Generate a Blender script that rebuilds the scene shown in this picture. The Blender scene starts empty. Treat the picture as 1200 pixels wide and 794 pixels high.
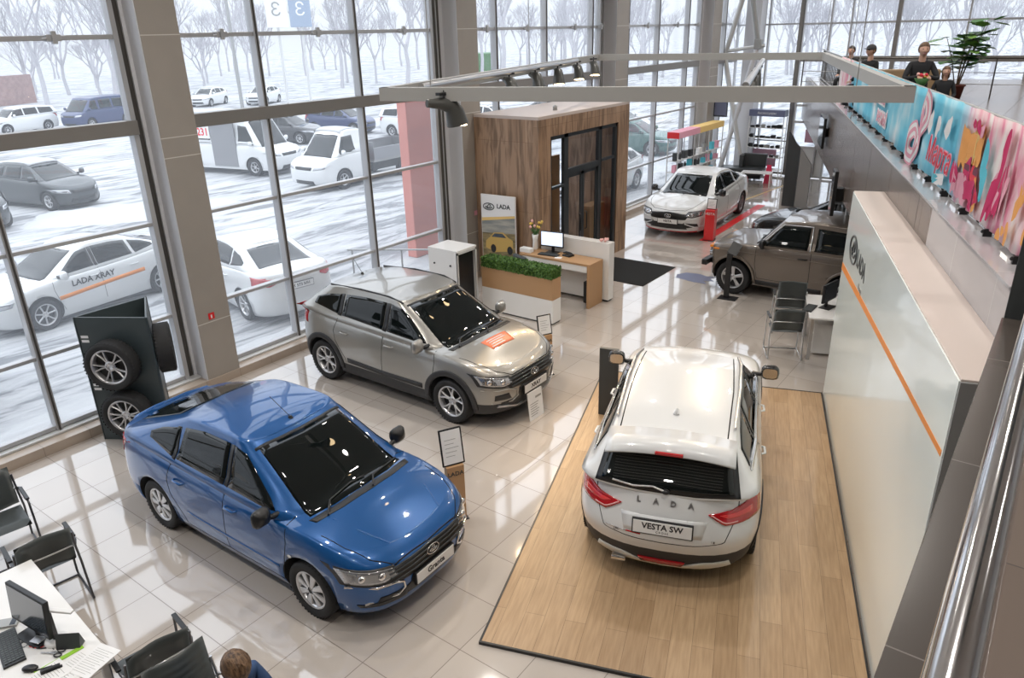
import bpy, bmesh, math, random
from mathutils import Vector, Matrix
from mathutils.bvhtree import BVHTree
from math import sin, cos, pi, radians as R
random.seed(7)
SC = bpy.context.scene
COL = SC.collection
# ---------------------------------------------------------------- materials
MAT = {}
def setin(n, names, v):
    for k in names:
        if k in n.inputs:
            n.inputs[k].default_value = v
            return
def mat(name, col=(.8,.8,.8), rough=.5, metal=0., coat=0., spec=.5, emit=None, es=1., alpha=None, trans=None, coat_rough=.03):
    m = bpy.data.materials.new(name); m.use_nodes = True
    b = m.node_tree.nodes['Principled BSDF']
    b.inputs['Base Color'].default_value = (*col, 1)
    b.inputs['Roughness'].default_value = rough
    b.inputs['Metallic'].default_value = metal
    setin(b, ['Specular IOR Level'], spec)
    setin(b, ['Coat Weight'], coat); setin(b, ['Coat Roughness'], coat_rough)
    if emit: 
        setin(b, ['Emission Color'], (*emit, 1)); setin(b, ['Emission Strength'], es)
    if trans: setin(b, ['Transmission Weight'], trans)
    MAT[name] = m
    return m
def nodes(m): return m.node_tree.nodes, m.node_tree.links
def noise_col(name, c1, c2, scale=5., rough=.5, detail=4., stretch=(1,1,1), bump=0., lo=.35, hi=.65, **kw):
    m = mat(name, c1, rough, **kw); N, L = nodes(m); b = N['Principled BSDF']
    tc = N.new('ShaderNodeTexCoord'); mp = N.new('ShaderNodeMapping'); nz = N.new('ShaderNodeTexNoise'); cr = N.new('ShaderNodeValToRGB')
    mp.inputs['Scale'].default_value = stretch
    nz.inputs['Scale'].default_value = scale; nz.inputs['Detail'].default_value = detail
    cr.color_ramp.elements[0].position = lo; cr.color_ramp.elements[1].position = hi
    cr.color_ramp.elements[0].color = (*c1, 1); cr.color_ramp.elements[1].color = (*c2, 1)
    L.new(tc.outputs['Object'], mp.inputs['Vector']); L.new(mp.outputs['Vector'], nz.inputs['Vector'])
    L.new(nz.outputs['Fac'], cr.inputs['Fac']); L.new(cr.outputs['Color'], b.inputs['Base Color'])
    if bump:
        bp = N.new('ShaderNodeBump'); bp.inputs['Strength'].default_value = bump; bp.inputs['Distance'].default_value = .02
        L.new(nz.outputs['Fac'], bp.inputs['Height']); L.new(bp.outputs['Normal'], b.inputs['Normal'])
    return m
mat('paint_blue', (.001,.078,.27), .30, metal=.25, coat=1., spec=.4)
mat('paint_silver', (.33,.32,.295), .3, metal=.5, coat=1.)
mat('paint_white', (.69,.70,.70), .3, coat=1.)
mat('paint_niva', (.17,.14,.115), .28, metal=.35, coat=1.)
mat('paint_black', (.02,.02,.022), .25, metal=.3, coat=1.)
mat('paint_grey', (.035,.04,.043), .35, metal=.4, coat=.6)
mat('paint_van_blue', (.02,.035,.11), .4, coat=.5)
mat('paint_green', (.02,.09,.075), .4, coat=.5)
mat('cladding', (.028,.028,.03), .55)
mat('black_plastic', (.012,.012,.013), .35)
mat('black_matte', (.006,.006,.006), .9)
mat('rubber', (.018,.018,.019), .75)
mat('car_glass', (.004,.006,.006), .02, coat=0., spec=.42)
mat('chrome', (.82,.82,.83), .12, metal=1.)
mat('satin_metal', (.62,.62,.63), .32, metal=1.)
mat('rim_silver', (.60,.60,.61), .3, metal=.8, coat=.4)
mat('lamp_clear', (.42,.43,.45), .08, metal=.75, coat=1.)
mat('lamp_red', (.45,.01,.015), .12, coat=1.)
mat('lamp_orange', (.8,.25,.02), .2, coat=1.)
mat('plate_white', (.78,.78,.77), .4)
mat('ink_black', (.015,.015,.017), .5)
mat('white_plastic', (.78,.78,.77), .35)
mat('white_laminate', (.80,.79,.77), .28, coat=.3)
mat('leather', (.05,.058,.058), .42, coat=.15)
mat('screen_dark', (.035,.045,.06), .12, coat=.6)
mat('paper', (.82,.82,.82), .7)
mat('orange', (.80,.27,.05), .45)
mat('orange_sticker', (.85,.22,.10), .4)
mat('red', (.72,.02,.025), .35, coat=.4)
mat('dark_panel', (.045,.05,.052), .38)
mat('grey_metal', (.36,.36,.35), .42, metal=.4)
mat('light_metal', (.62,.62,.61), .4, metal=.2)
mat('frame_paint', (.36,.355,.34), .45)
mat('spot_body', (.06,.06,.055), .4)
mat('snow', (.46,.465,.475), .9)
mat('terracotta', (.14,.035,.025), .6)
mat('wheel_grey', (.3,.3,.31), .35, metal=.7)
# ---------------------------------------------------------------- objects
def tag(o, label=None, cat=None, group=None, kind=None):
    if label: o['label'] = label
    if cat: o['category'] = cat
    if group: o['group'] = group
    if kind: o['kind'] = kind
    return o
def mo(name, verts, faces, m=None, parent=None, smooth=False, loc=None, rot=None, mats=None, fm=None):
    me = bpy.data.meshes.new(name); me.from_pydata([tuple(v) for v in verts], [], faces)
    if mats:
        for x in mats: me.materials.append(MAT[x] if isinstance(x, str) else x)
        if fm: me.polygons.foreach_set('material_index', fm)
    elif m: me.materials.append(MAT[m] if isinstance(m, str) else m)
    if smooth: me.polygons.foreach_set('use_smooth', [True]*len(me.polygons))
    me.update()
    o = bpy.data.objects.new(name, me); COL.objects.link(o)
    if parent: o.parent = parent
    if loc: o.location = loc
    if rot: o.rotation_euler = rot
    return o
class MB:
    """collects shapes, builds one mesh"""
    def __init__(s): s.v=[]; s.f=[]; s.m=[]; s.mi=0; s.sm=[]; s.T=Matrix()
    def add(s, v, f, smooth=False):
        k=len(s.v); s.v += [tuple(s.T @ Vector(p)) for p in v]; s.f += [tuple(i+k for i in q) for q in f]
        s.m += [s.mi]*len(f); s.sm += [smooth]*len(f); return s
    def box(s, x0,x1,y0,y1,z0,z1, b=0.):
        bm = bmesh.new()
        vs=[bm.verts.new((x,y,z)) for x in (x0,x1) for y in (y0,y1) for z in (z0,z1)]
        for q in ((0,1,3,2),(4,6,7,5),(0,4,5,1),(2,3,7,6),(0,2,6,4),(1,5,7,3)): bm.faces.new([vs[i] for i in q])
        bmesh.ops.recalc_face_normals(bm, faces=bm.faces)
        if b>0: bmesh.ops.bevel(bm, geom=bm.edges[:], offset=b, segments=2, affect='EDGES', profile=.5)
        return s.bm(bm)
    def bm(s, bm, smooth=False):
        bm.verts.index_update(); s.add([v.co[:] for v in bm.verts], [[v.index for v in f.verts] for f in bm.faces], smooth); bm.free(); return s
    def cyl(s, p, q, r, r2=None, n=12, cap=True, smooth=True):
        p=Vector(p); q=Vector(q); r2=r if r2 is None else r2; d=(q-p).normalized()
        a=d.orthogonal().normalized(); b=d.cross(a)
        v=[]; 
        for (c,rr) in ((p,r),(q,r2)):
            for i in range(n): t=2*pi*i/n; v.append(c+a*cos(t)*rr+b*sin(t)*rr)
        s.add(v,[(i,(i+1)%n,n+(i+1)%n,n+i) for i in range(n)],smooth)
        if cap: s.add(v,[tuple(range(n-1,-1,-1)),tuple(range(n,2*n))],False)
        return s
    def tube(s, pts, r, n=8, closed=False, smooth=True):
        P=[Vector(p) for p in pts]; m=len(P)
        if m<2: return s
        rs = r if isinstance(r,(list,tuple)) else [r]*m
        v=[]; a=None
        for i in range(m):
            if closed: d=(P[(i+1)%m]-P[i-1])
            else: d=(P[min(i+1,m-1)]-P[max(i-1,0)])
            d.normalize()
            if a is None: a=d.orthogonal().normalized()
            a=(a-d*a.dot(d)); a = a.normalized() if a.length>1e-6 else d.orthogonal().normalized()
            b=d.cross(a)
            for k in range(n): t=2*pi*k/n; v.append(P[i]+(a*cos(t)+b*sin(t))*rs[i])
        f=[]
        for i in range(m if closed else m-1):
            j=(i+1)%m
            for k in range(n): f.append((i*n+k,i*n+(k+1)%n,j*n+(k+1)%n,j*n+k))
        s.add(v,f,smooth)
        if not closed: s.add(v,[tuple(range(n-1,-1,-1)),tuple(range((m-1)*n,m*n))])
        return s
    def lathe(s, prof, n=24, axis='z', c=(0,0,0), smooth=True):
        v=[]; c=Vector(c)
        for (r,h) in prof:
            for i in range(n):
                t=2*pi*i/n
                if axis=='z': p=(r*cos(t),r*sin(t),h)
                elif axis=='y': p=(r*cos(t),h,r*sin(t))
                else: p=(h,r*cos(t),r*sin(t))
                v.append(c+Vector(p))
        f=[]
        for j in range(len(prof)-1):
            for i in range(n): f.append((j*n+i,j*n+(i+1)%n,(j+1)*n+(i+1)%n,(j+1)*n+i))
        return s.add(v,f,smooth)
    def sphere(s, c, r, n=12, m=8, smooth=True):
        c=Vector(c); rr = r if isinstance(r,(tuple,list)) else (r,r,r)
        v=[]; 
        for j in range(m+1):
            for i in range(n):
                a=pi*j/m; t=2*pi*i/n; v.append(c+Vector((rr[0]*sin(a)*cos(t),rr[1]*sin(a)*sin(t),rr[2]*cos(a))))
        return s.add(v,[(j*n+i,(j+1)*n+i,(j+1)*n+(i+1)%n,j*n+(i+1)%n) for j in range(m) for i in range(n)],smooth)
    def prism(s, pts, z0, z1):  # polygon xy
        n=len(pts); v=[(p[0],p[1],z0) for p in pts]+[(p[0],p[1],z1) for p in pts]
        return s.add(v,[tuple(range(n-1,-1,-1)),tuple(range(n,2*n))]+[(i,(i+1)%n,n+(i+1)%n,n+i) for i in range(n)])
    def build(s, name, m=None, parent=None, mats=None, loc=None, rot=None):
        o = mo(name, s.v, s.f, m, parent, loc=loc, rot=rot, mats=mats, fm=s.m if mats else None)
        o.data.polygons.foreach_set('use_smooth', s.sm)
        return o
def empty(name, loc=(0,0,0), rz=0., label=None, cat=None, group=None, kind=None):
    o = bpy.data.objects.new(name, None); COL.objects.link(o); o.location=loc; o.rotation_euler=(0,0,rz)
    o.empty_display_size=.1
    return tag(o,label,cat,group,kind)
def kids(o): return [c for c in COL.objects if c.parent is o]
def copy_tree(o, parent=None):
    c=o.copy(); COL.objects.link(c)
    if parent: c.parent=parent
    for ch in KID.get(o.name, None) or kids(o): copy_tree(ch, c)
    return c
KID={}
def dup(o, loc, rz=0., label=None, group=None):
    c=copy_tree(o); c.location=loc; c.rotation_euler=(0,0,rz)
    if label: c['label']=label
    if group: c['group']=group
    return c
def text_mesh(body, size, depth=.002, align='CENTER', spacing=1., shear=0., bold=0.):
    cu=bpy.data.curves.new('lettering','FONT'); cu.body=body; cu.size=size; cu.extrude=depth; cu.align_x=align; cu.align_y='CENTER'
    cu.space_character=spacing; cu.shear=shear; cu.offset=bold; cu.resolution_u=2
    o=bpy.data.objects.new('lettering',cu); COL.objects.link(o)
    bpy.context.view_layer.update()
    me=bpy.data.meshes.new_from_object(o.evaluated_get(bpy.context.evaluated_depsgraph_get()))
    bpy.data.objects.remove(o); bpy.data.curves.remove(cu)
    return me
def text(body, size, m, mtx, parent=None, name='lettering', **kw):
    """text facing +Z of mtx, x right, y up"""
    me=text_mesh(body,size,**kw); me.transform(mtx); me.materials.clear(); me.materials.append(MAT[m])
    o=bpy.data.objects.new(name,me); COL.objects.link(o)
    if parent: o.parent=parent
    return o
def frame_mtx(origin, xdir, ydir):
    x=Vector(xdir).normalized(); y=Vector(ydir); y=(y-x*y.dot(x)).normalized(); z=x.cross(y)
    m=Matrix((x,y,z)).transposed().to_4x4(); m.translation=Vector(origin); return m
def lada_badge(name, w, mtx, parent, m='chrome'):
    """oval ring with the boat-and-sail mark, facing +Z of mtx, width w"""
    b=MB(); b.T=mtx; a=w/2; c=a*.52
    n=28
    ring=[(a*cos(2*pi*i/n),c*sin(2*pi*i/n),.003) for i in range(n)]
    kk=.035 if w<.3 else .02
    b.tube(ring, w*kk, 6, closed=True)
    b.tube([(-a*.62,-c*.15,.003),(-a*.2,-c*.55,.003),(a*.35,-c*.45,.003),(a*.66,-c*.05,.003)], w*kk,6)
    b.tube([(-a*.12,-c*.45,.003),(-a*.2,c*.1,.003),(a*.0,c*.62,.003),(a*.3,c*.55,.003),(a*.36,c*.05,.003),(a*.1,-c*.1,.003)], w*kk,6)
    b.tube([(-a*.62,-c*.15,.003),(-a*.2,c*.1,.003)], w*kk*.9,6)
    return b.build(name,m,parent)
def lerp(a,b,t): return a+(b-a)*t
def knots(K):
    K=sorted(K)
    def f(x):
        if x<=K[0][0]: return K[0][1]
        if x>=K[-1][0]: return K[-1][1]
        for (a,ya),(b,yb) in zip(K,K[1:]):
            if x<=b:
                return ya+(yb-ya)*(x-a)/(b-a)
    return f
def smooth_knots(K):
    K=sorted(K); n=len(K); xs=[k[0] for k in K]; ys=[k[1] for k in K]
    d=[(ys[i+1]-ys[i])/(xs[i+1]-xs[i]) for i in range(n-1)]
    m=[d[0]]+[0 if d[i-1]*d[i]<=0 else 2*d[i-1]*d[i]/(d[i-1]+d[i]) for i in range(1,n-1)]+[d[-1]]
    def f(x):
        if x<=xs[0]: return ys[0]
        if x>=xs[-1]: return ys[-1]
        for i in range(n-1):
            if x<=xs[i+1]:
                h=xs[i+1]-xs[i]; t=(x-xs[i])/h
                return (2*t**3-3*t*t+1)*ys[i]+(t**3-2*t*t+t)*h*m[i]+(-2*t**3+3*t*t)*ys[i+1]+(t**3-t*t)*h*m[i+1]
    return f
SKY=.86; HAZE=0.0; DL=25; DLW=45; SPW=100; EXPO=0.42
RV=Vector((0.80467,0.59323,-0.02416)); UV=Vector((-0.20857,0.32054,0.92399)); FV=Vector((-0.55588,0.73847,-0.38166))
# ---------------------------------------------------------------- cars
def half_ring(xr,xf,w,lr,lf,nr,nf,zf,wx=None,NR=9,NS=24,NF=11):
    pts=[]
    for i in range(NR):
        th=pi/2*i/NR; pts.append((xr+lr*(1-cos(th)**(2/nr)), w*sin(th)**(2/nr)))
    for i in range(NS+1): pts.append((lerp(xr+lr,xf-lf,i/NS), w))
    for i in range(1,NF+1):
        th=pi/2*(1-i/NF); pts.append((xf-lf*(1-max(0,cos(th))**(2/nf)), w*max(0,sin(th))**(2/nf)))
    return [Vector((x, y*(wx(x) if wx else 1), zf(x))) for x,y in pts]
def catmull(rings, sub):
    out=[]; lev=[]
    n=len(rings)
    for k in range(n-1):
        a,b,c,d=rings[max(k-1,0)],rings[k],rings[k+1],rings[min(k+2,n-1)]
        for s in range(sub):
            t=s/sub; row=[]
            for p0,p1,p2,p3 in zip(a,b,c,d):
                row.append(0.5*((2*p1)+(p2-p0)*t+(2*p0-5*p1+4*p2-p3)*t*t+(3*p1-p0-3*p2+p3)*t**3))
            for v in row: v.y=max(v.y,0)
            out.append(row); lev.append(k)
    out.append(rings[-1]); return out,lev
def skin(bm, rings, lev, matf):
    for sgn in (1,-1):
        vs=[[bm.verts.new((p.x,p.y*sgn,p.z)) for p in r] for r in rings]
        for j in range(len(rings)-1):
            for i in range(len(rings[0])-1):
                q=[vs[j][i],vs[j][i+1],vs[j+1][i+1],vs[j+1][i]]
                if sgn>0: q.reverse()
                try:
                    f=bm.faces.new(q); f.material_index=matf(lev[j]); f.smooth=True
                except ValueError: pass
class Car:
    def __init__(s, name, label, S, loc, rz, group=None, sub=3, cut=True):
        s.S=S; s.root=empty(name,loc,rz,label,S.get('cat','car'),group)
        s.make_body(sub,cut); KID[s.root.name]=None
    def make_body(s, sub, cut):
        S=s.S; W=S['W']; xf=S['xf']; xr=S['xr']; zc=S['zc']; belt=smooth_knots(S['belt']); s.beltf=belt
        wx=smooth_knots(S.get('wx',[(xr,.95),(xr+.9,1),(xf-1.2,1),(xf,.93)]))
        lf=S.get('lf',.75); lr=S.get('lr',.55); nf=S.get('nf',2.6); nr=S.get('nr',3.2)
        zm=S.get('zm',.52)
        def lv(z,w,df,dr,kf=1.,kr=1.): return half_ring(xr+dr,xf-df,W*w,lr*kr,lf*kf,nr,nf,z,wx)
        fz=lambda f: (lambda x: zm+f*(belt(x)-zm))
        nose=S.get('nose',[.18,.07,.02,0,.015,.04,.10,.17]); tail=S.get('tail',[.2,.07,.02,0,.01,.03,.07,.12])
        ws=S.get('ws',[.82,.93,.98,1,.995,.98,.945,.90])
        clz=S.get('clz',.33)
        R_=[]
        z0=lambda x: zc
        r0=lv(z0,ws[0],nose[0],tail[0])
        R_.append([Vector((p.x,0,zc)) for p in r0]); R_.append(r0)
        R_.append(lv(lambda x: zc+.025,ws[1],nose[1],tail[1]))
        R_.append(lv(lambda x: clz,ws[2],nose[2],tail[2]))
        R_.append(lv(lambda x: zm,ws[3],nose[3],tail[3]))
        R_.append(lv(fz(.38),ws[4],nose[4],tail[4]))
        R_.append(lv(fz(.74),ws[5],nose[5],tail[5]))
        R_.append(lv(lambda x: belt(x)-.02,ws[6],nose[6],tail[6]))
        top=lv(lambda x: belt(x)+.006,ws[7],nose[7],tail[7])
        R_.append(top)
        cr=S.get('crown',.06); xm=(xf+xr)/2
        for f in (.8,.5,.22,0.):
            row=[]
            for p in top:
                e=min(1,max(0,(xf-nose[7]-p.x)/.5))*min(1,max(0,(p.x-xr-tail[7])/.3)); e=e*e*(3-2*e)
                row.append(Vector((p.x,p.y*f,p.z+cr*(1-f*f)*e)))
            R_.append(row)
        rings,lev=catmull(R_,sub)
        bm=bmesh.new(); cl=S.get('clad',0)
        skin(bm,rings,lev,lambda k: 1 if k<cl else 0)
        def clean(q):
            bmesh.ops.remove_doubles(q,verts=q.verts,dist=2e-4)
            bmesh.ops.dissolve_degenerate(q,edges=q.edges,dist=1e-5)
            bmesh.ops.recalc_face_normals(q,faces=q.faces)
        clean(bm); me=bpy.data.meshes.new('body'); bm.to_mesh(me); bm.free(); bm=bmesh.new()
        G=S['gh']
        def rf(K): return smooth_knots(K)
        base=half_ring(G['br'],G['bf'],G['wb'],G.get('lrb',.35),G.get('lfb',.45),G.get('nr',3.5),G.get('nf',3.),lambda x: belt(x)-.03,None)
        roof=rf(G['roof'])
        topr=half_ring(G['tr'],G['tf'],G['wt'],G.get('lrt',.3),G.get('lft',.3),G.get('nr',3.5),G.get('nf',3.),roof,None)
        Q=[[Vector((p.x,0,p.z-.05)) for p in base],base]
        bul=G.get('bulge',.025)
        for t in (.3,.62,.9):
            row=[]
            for a,b in zip(base,topr):
                p=a.lerp(b,t); k=bul*sin(pi*t)
                p.y*=1+k; p.x+=k*(1 if p.x>G['bf']-.7 else (-1 if p.x<G['br']+.4 else 0)); row.append(p)
            Q.append(row)
        Q.append([p.copy() for p in topr])
        rc=G.get('crown',.05)
        for f in (.88,.6,.3,0.):
            row=[]
            for p in topr:
                e=min(1,max(0,(G['tf']-p.x)/.7))*min(1,max(0,(p.x-G['tr'])/.6)); e=e*e*(3-2*e)
                row.append(Vector((p.x,p.y*f,p.z+.012*(1 if f<1 else 0)*e+rc*(1-f*f)*(.35+.65*e)*(1 if abs(p.y)>.02 or e>0 else 0))))
            Q.append(row)
        rings,lev=catmull(Q,sub); skin(bm,rings,lev,lambda k:0)
        clean(bm); cab=bpy.data.meshes.new('cab'); bm.to_mesh(cab)
        bm.from_mesh(me); s.bvh=BVHTree.FromBMesh(bm); bm.free()
        for k in (S['paint'],'cladding','black_matte'): me.materials.append(MAT[k])
        o=bpy.data.objects.new('body',me); COL.objects.link(o); o.parent=s.root; s.body=o
        r=S['r']; wb=S['wb']; ra=r+S.get('arch',.045)
        if cut:
            c=MB()
            for x in (S.get('xc',0)-wb/2,S.get('xc',0)+wb/2):
                for sg in (1,-1): c.cyl((x,sg*(W-.34),r+.015),(x,sg*(W+.25),r+.015),ra,n=40,smooth=True)
            # planar base cut under the arch so that the tyre is free
            co=c.build('cutter'); 
            for k in (S['paint'],'cladding','black_matte'): co.data.materials.append(MAT[k])
            co.data.polygons.foreach_set('material_index',[2]*len(co.data.polygons))
            bmc=bmesh.new(); bmc.from_mesh(co.data); bmesh.ops.remove_doubles(bmc,verts=bmc.verts,dist=1e-5); bmesh.ops.recalc_face_normals(bmc,faces=bmc.faces); bmc.to_mesh(co.data); bmc.free()
            md=o.modifiers.new('b','BOOLEAN'); md.operation='DIFFERENCE'; md.object=co; md.solver='EXACT'
            saved=o.parent; o.parent=None
            bpy.context.view_layer.update()
            ev=o.evaluated_get(bpy.context.evaluated_depsgraph_get()); nm=bpy.data.meshes.new_from_object(ev)
            o.modifiers.clear(); bpy.data.objects.remove(co)
            if len(nm.polygons)>100: o.data=nm
            o.parent=saved
        bm=bmesh.new(); bm.from_mesh(o.data); bm.from_mesh(cab); bm.to_mesh(o.data); bm.free(); bpy.data.meshes.remove(cab)
    # ---- projection on the body
    def hit(s, view, a, b):
        if view=='L': o=Vector((a,5,b)); d=Vector((0,-1,0))
        elif view=='F': o=Vector((6,a,b)); d=Vector((-1,0,0))
        elif view=='B': o=Vector((-6,a,b)); d=Vector((1,0,0))
        elif view=='T': o=Vector((a,b,5)); d=Vector((0,0,-1))
        else:
            ph=R(view); dd=Vector((cos(ph),sin(ph),0)); e=Vector((-sin(ph),cos(ph),0)); o=dd*6+e*a+Vector((0,0,b)); d=-dd
        p,n,i,_=s.bvh.ray_cast(o,d)
        if p is None:
            q=o+d*(5-s.S['W'] if view=='L' else 4); p,n,i,_=s.bvh.find_nearest(q)
            q2=o+d*((p-o).dot(d)); p=q2 if (q2-p).length<.15 else p
        if n.dot(d)>0: n=-n
        return p,n
    def patch(s, name, lower, upper, view, m, off=.004, nu=14, nv=6, mirror=False, parent=None, sink=.012, label=None):
        def res(P,n):
            if len(P)==1: P=P*2
            P=[Vector(p) for p in P]; L=[0]
            for a,b in zip(P,P[1:]): L.append(L[-1]+(b-a).length)
            out=[]
            for i in range(n+1):
                d=L[-1]*i/n; k=0
                while k<len(P)-2 and L[k+1]<d: k+=1
                seg=L[k+1]-L[k]; t=(d-L[k])/seg if seg>0 else 0
                out.append(P[k].lerp(P[k+1],min(1,t)))
            return out
        A=res(lower,nu); B=res(upper,nu); grid=[]
        for j in range(nv+1):
            for i in range(nu+1):
                q=A[i].lerp(B[i],j/nv); p,n=s.hit(view,q.x,q.y); grid.append((p,n))
        w=nu+1; V=[p+n*off for p,n in grid]; F=[]
        for j in range(nv):
            for i in range(nu): F.append((j*w+i,j*w+i+1,(j+1)*w+i+1,(j+1)*w+i))
        bd=[i for i in range(w)]+[j*w+nu for j in range(1,nv+1)]+[nv*w+i for i in range(nu-1,-1,-1)]+[j*w for j in range(nv-1,0,-1)]
        k=len(V); nb=len(bd)
        for i in bd: p,n=grid[i]; V.append(p-n*sink)
        for i in range(nb): F.append((bd[i],k+i,k+(i+1)%nb,bd[(i+1)%nb]))
        # orientation
        f0=F[len(F)//3]; nn=(V[f0[1]]-V[f0[0]]).cross(V[f0[2]]-V[f0[0]])
        if nn.dot(grid[f0[0]][1])<0: F=[tuple(reversed(f)) for f in F]
        sm=[True]*(nu*nv)+[False]*nb
        o=mo(name,V,F,m,parent or s.root); o.data.polygons.foreach_set('use_smooth',sm); r=[o]
        if label: o['label']=label
        if mirror:
            o2=mo(name,[(v.x,-v.y,v.z) for v in V],[tuple(reversed(f)) for f in F],m,parent or s.root); o2.data.polygons.foreach_set('use_smooth',sm); r.append(o2)
            if label: o2['label']=label
        return r
    def strip(s, name, pts, width, view, m, off=.003, n=None, mirror=False, closed=False, **kw):
        P=[Vector(p) for p in pts]; lo=[]; up=[]
        for i,p in enumerate(P):
            if closed: d=(P[(i+1)%(len(P)-1)]-P[i-1 if i>0 else len(P)-2])
            else: d=P[min(i+1,len(P)-1)]-P[max(i-1,0)]
            d.normalize(); e=Vector((-d.y,d.x))*width/2; lo.append(p-e); up.append(p+e)
        return s.patch(name,lo,up,view,m,off,n or max(6,4*(len(P)-1)),1,mirror,**kw)
    def gap(s, pts, view='L', mirror=True, w=.008):
        return s.strip('panel_gap',pts,w,view,'black_matte',off=.0015,n=max(10,6*len(pts)),mirror=mirror,sink=.004)
    def arc_band(s, name, xc, zc, r0, r1, a0, a1, m, off=.014, n=26):
        lo=[];up=[]
        for i in range(n+1):
            a=R(lerp(a0,a1,i/n)); lo.append((xc+r0*cos(a),zc+r0*sin(a))); up.append((xc+r1*cos(a),zc+r1*sin(a)))
        # keep exact pairing
        grid=[]
        return s.patch(name,lo,up,'L',m,off,n,3,True,sink=.02)
    def wheels(s, style):
        S=s.S; r=S['r']; tw=S.get('tw',.2); wb=S['wb']; W=S['W']; y=W-.015-tw/2
        tyre,rim=make_wheel(r,tw,S.get('rr',r*.68),style)
        first=True
        for x in (S.get('xc',0)+wb/2,S.get('xc',0)-wb/2):
            for sg in (1,-1):
                if first: t,ri=tyre,rim; first=False
                else: t=tyre.copy(); COL.objects.link(t); ri=rim.copy(); COL.objects.link(ri); ri.parent=t
                t.parent=s.root; t.location=(x,sg*y,r); t.rotation_euler=(0,.35 if x<0 else 0,0 if sg>0 else pi)
    def mirror_(s, x, z, m='black_plastic', arm='black_plastic', y=None, w=.20, sc=1.):
        W=s.S['W']; y0=y or W*.86
        for sg in (1,-1):
            b=MB()
            # housing: rounded shell, glass side facing rear
            cx=x; cy=sg*(y0+.065+w/2); prof=[(-.5,.35),(-.42,.8),(-.2,1.),(.1,.95),(.45,.6),(.6,.2)]
            rings=[]; n=14
            V=[];F=[]
            for (px,k) in prof:
                for i in range(n):
                    t=2*pi*i/n; c,s_=cos(t),sin(t)
                    yy=abs(c)**.6*(1 if c>0 else -1)*w/2*k; zz=abs(s_)**.6*(1 if s_>0 else -1)*.085*k*sc
                    V.append((cx+px*.11,cy+yy,z+zz))
            m_=len(prof)
            for j in range(m_-1):
                for i in range(n): F.append((j*n+i,j*n+(i+1)%n,(j+1)*n+(i+1)%n,(j+1)*n+i))
            F.append(tuple(range(n-1,-1,-1))); F.append(tuple(range((m_-1)*n,m_*n)))
            b.add(V,F,True)
            o=b.build('side_mirror',m,s.root)
            g=MB(); n2=14; vv=[]
            for i in range(n2):
                t=2*pi*i/n2; c,s_=cos(t),sin(t)
                vv.append((cx-.058,cy+abs(c)**.6*(1 if c>0 else -1)*w/2*.78,z+abs(s_)**.6*(1 if s_>0 else -1)*.056*sc))
            g.add(vv,[tuple(range(n2)) if sg<0 else tuple(range(n2-1,-1,-1))]); g.build('mirror_glass','chrome',o)
            a=MB(); a.tube([(cx+.02,sg*(y0-.03),z-.05),(cx+.01,sg*(y0+.06),z-.045),(cx,sg*(y0+.12),z-.02)],[.035,.028,.025],8); a.build('mirror_arm',arm,o)
    def handle(s, xs, z, m):
        for x in xs:
            for sg in (1,-1):
                p,n=s.hit('L',x,z); y=p.y
                b=MB(); b.tube([(x+.085,sg*(y-.005),z),(x+.07,sg*(y+.028),z),(x-.06,sg*(y+.03),z+.004),(x-.085,sg*(y-.005),z+.004)],[.012,.014,.014,.011],8)
                b.build('door_handle',m,s.root)
    def plate(s, front, z, txt, w=.52, h=.112, size=.075, sub=None, tilt=0.):
        view='F' if front else 'B'; p,n=s.hit(view,0,z); x=p.x+(.03 if front else -.03)
        M=frame_mtx((x,0,z),(0,1 if front else -1,0),((-tilt if front else tilt),0,1))
        b=MB(); b.T=M; b.box(-w/2-.012,w/2+.012,-h/2-.012,h/2+.012,-.03,.0,.003); pl=b.build('licence_plate_holder','black_plastic',s.root)
        b=MB(); b.T=M; b.box(-w/2,w/2,-h/2,h/2,-.001,.006,.001); q=b.build('licence_plate','plate_white',s.root)
        T=M@Matrix.Translation((0,.0 if not sub else .014,.007)); 
        text(txt,size,'ink_black',T,q,depth=.001,bold=.002)
        if sub: text(sub,.03,'ink_black',M@Matrix.Translation((0,-.038,.007)),q,depth=.001,spacing=1.4)
    def wipers(s, pts):
        for P in pts:
            Q=[]
            for (x,y) in P: p,n=s.hit('T',x,y); Q.append(p+n*.018)
            b=MB(); b.tube(Q,[.012,.009]+[.007]*(len(Q)-2),6); b.build('wiper','black_plastic',s.root)
    def tubeon(s, name, pts, view, r, m, off, mirror=False, n=8):
        Q=[]
        for (x,y) in pts: p,nn=s.hit(view,x,y); Q.append(p+nn*off)
        for sg in ((1,-1) if mirror else (1,)):
            b=MB(); b.tube([(q.x,q.y*sg,q.z) for q in Q],r,n); b.build(name,m,s.root)
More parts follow.
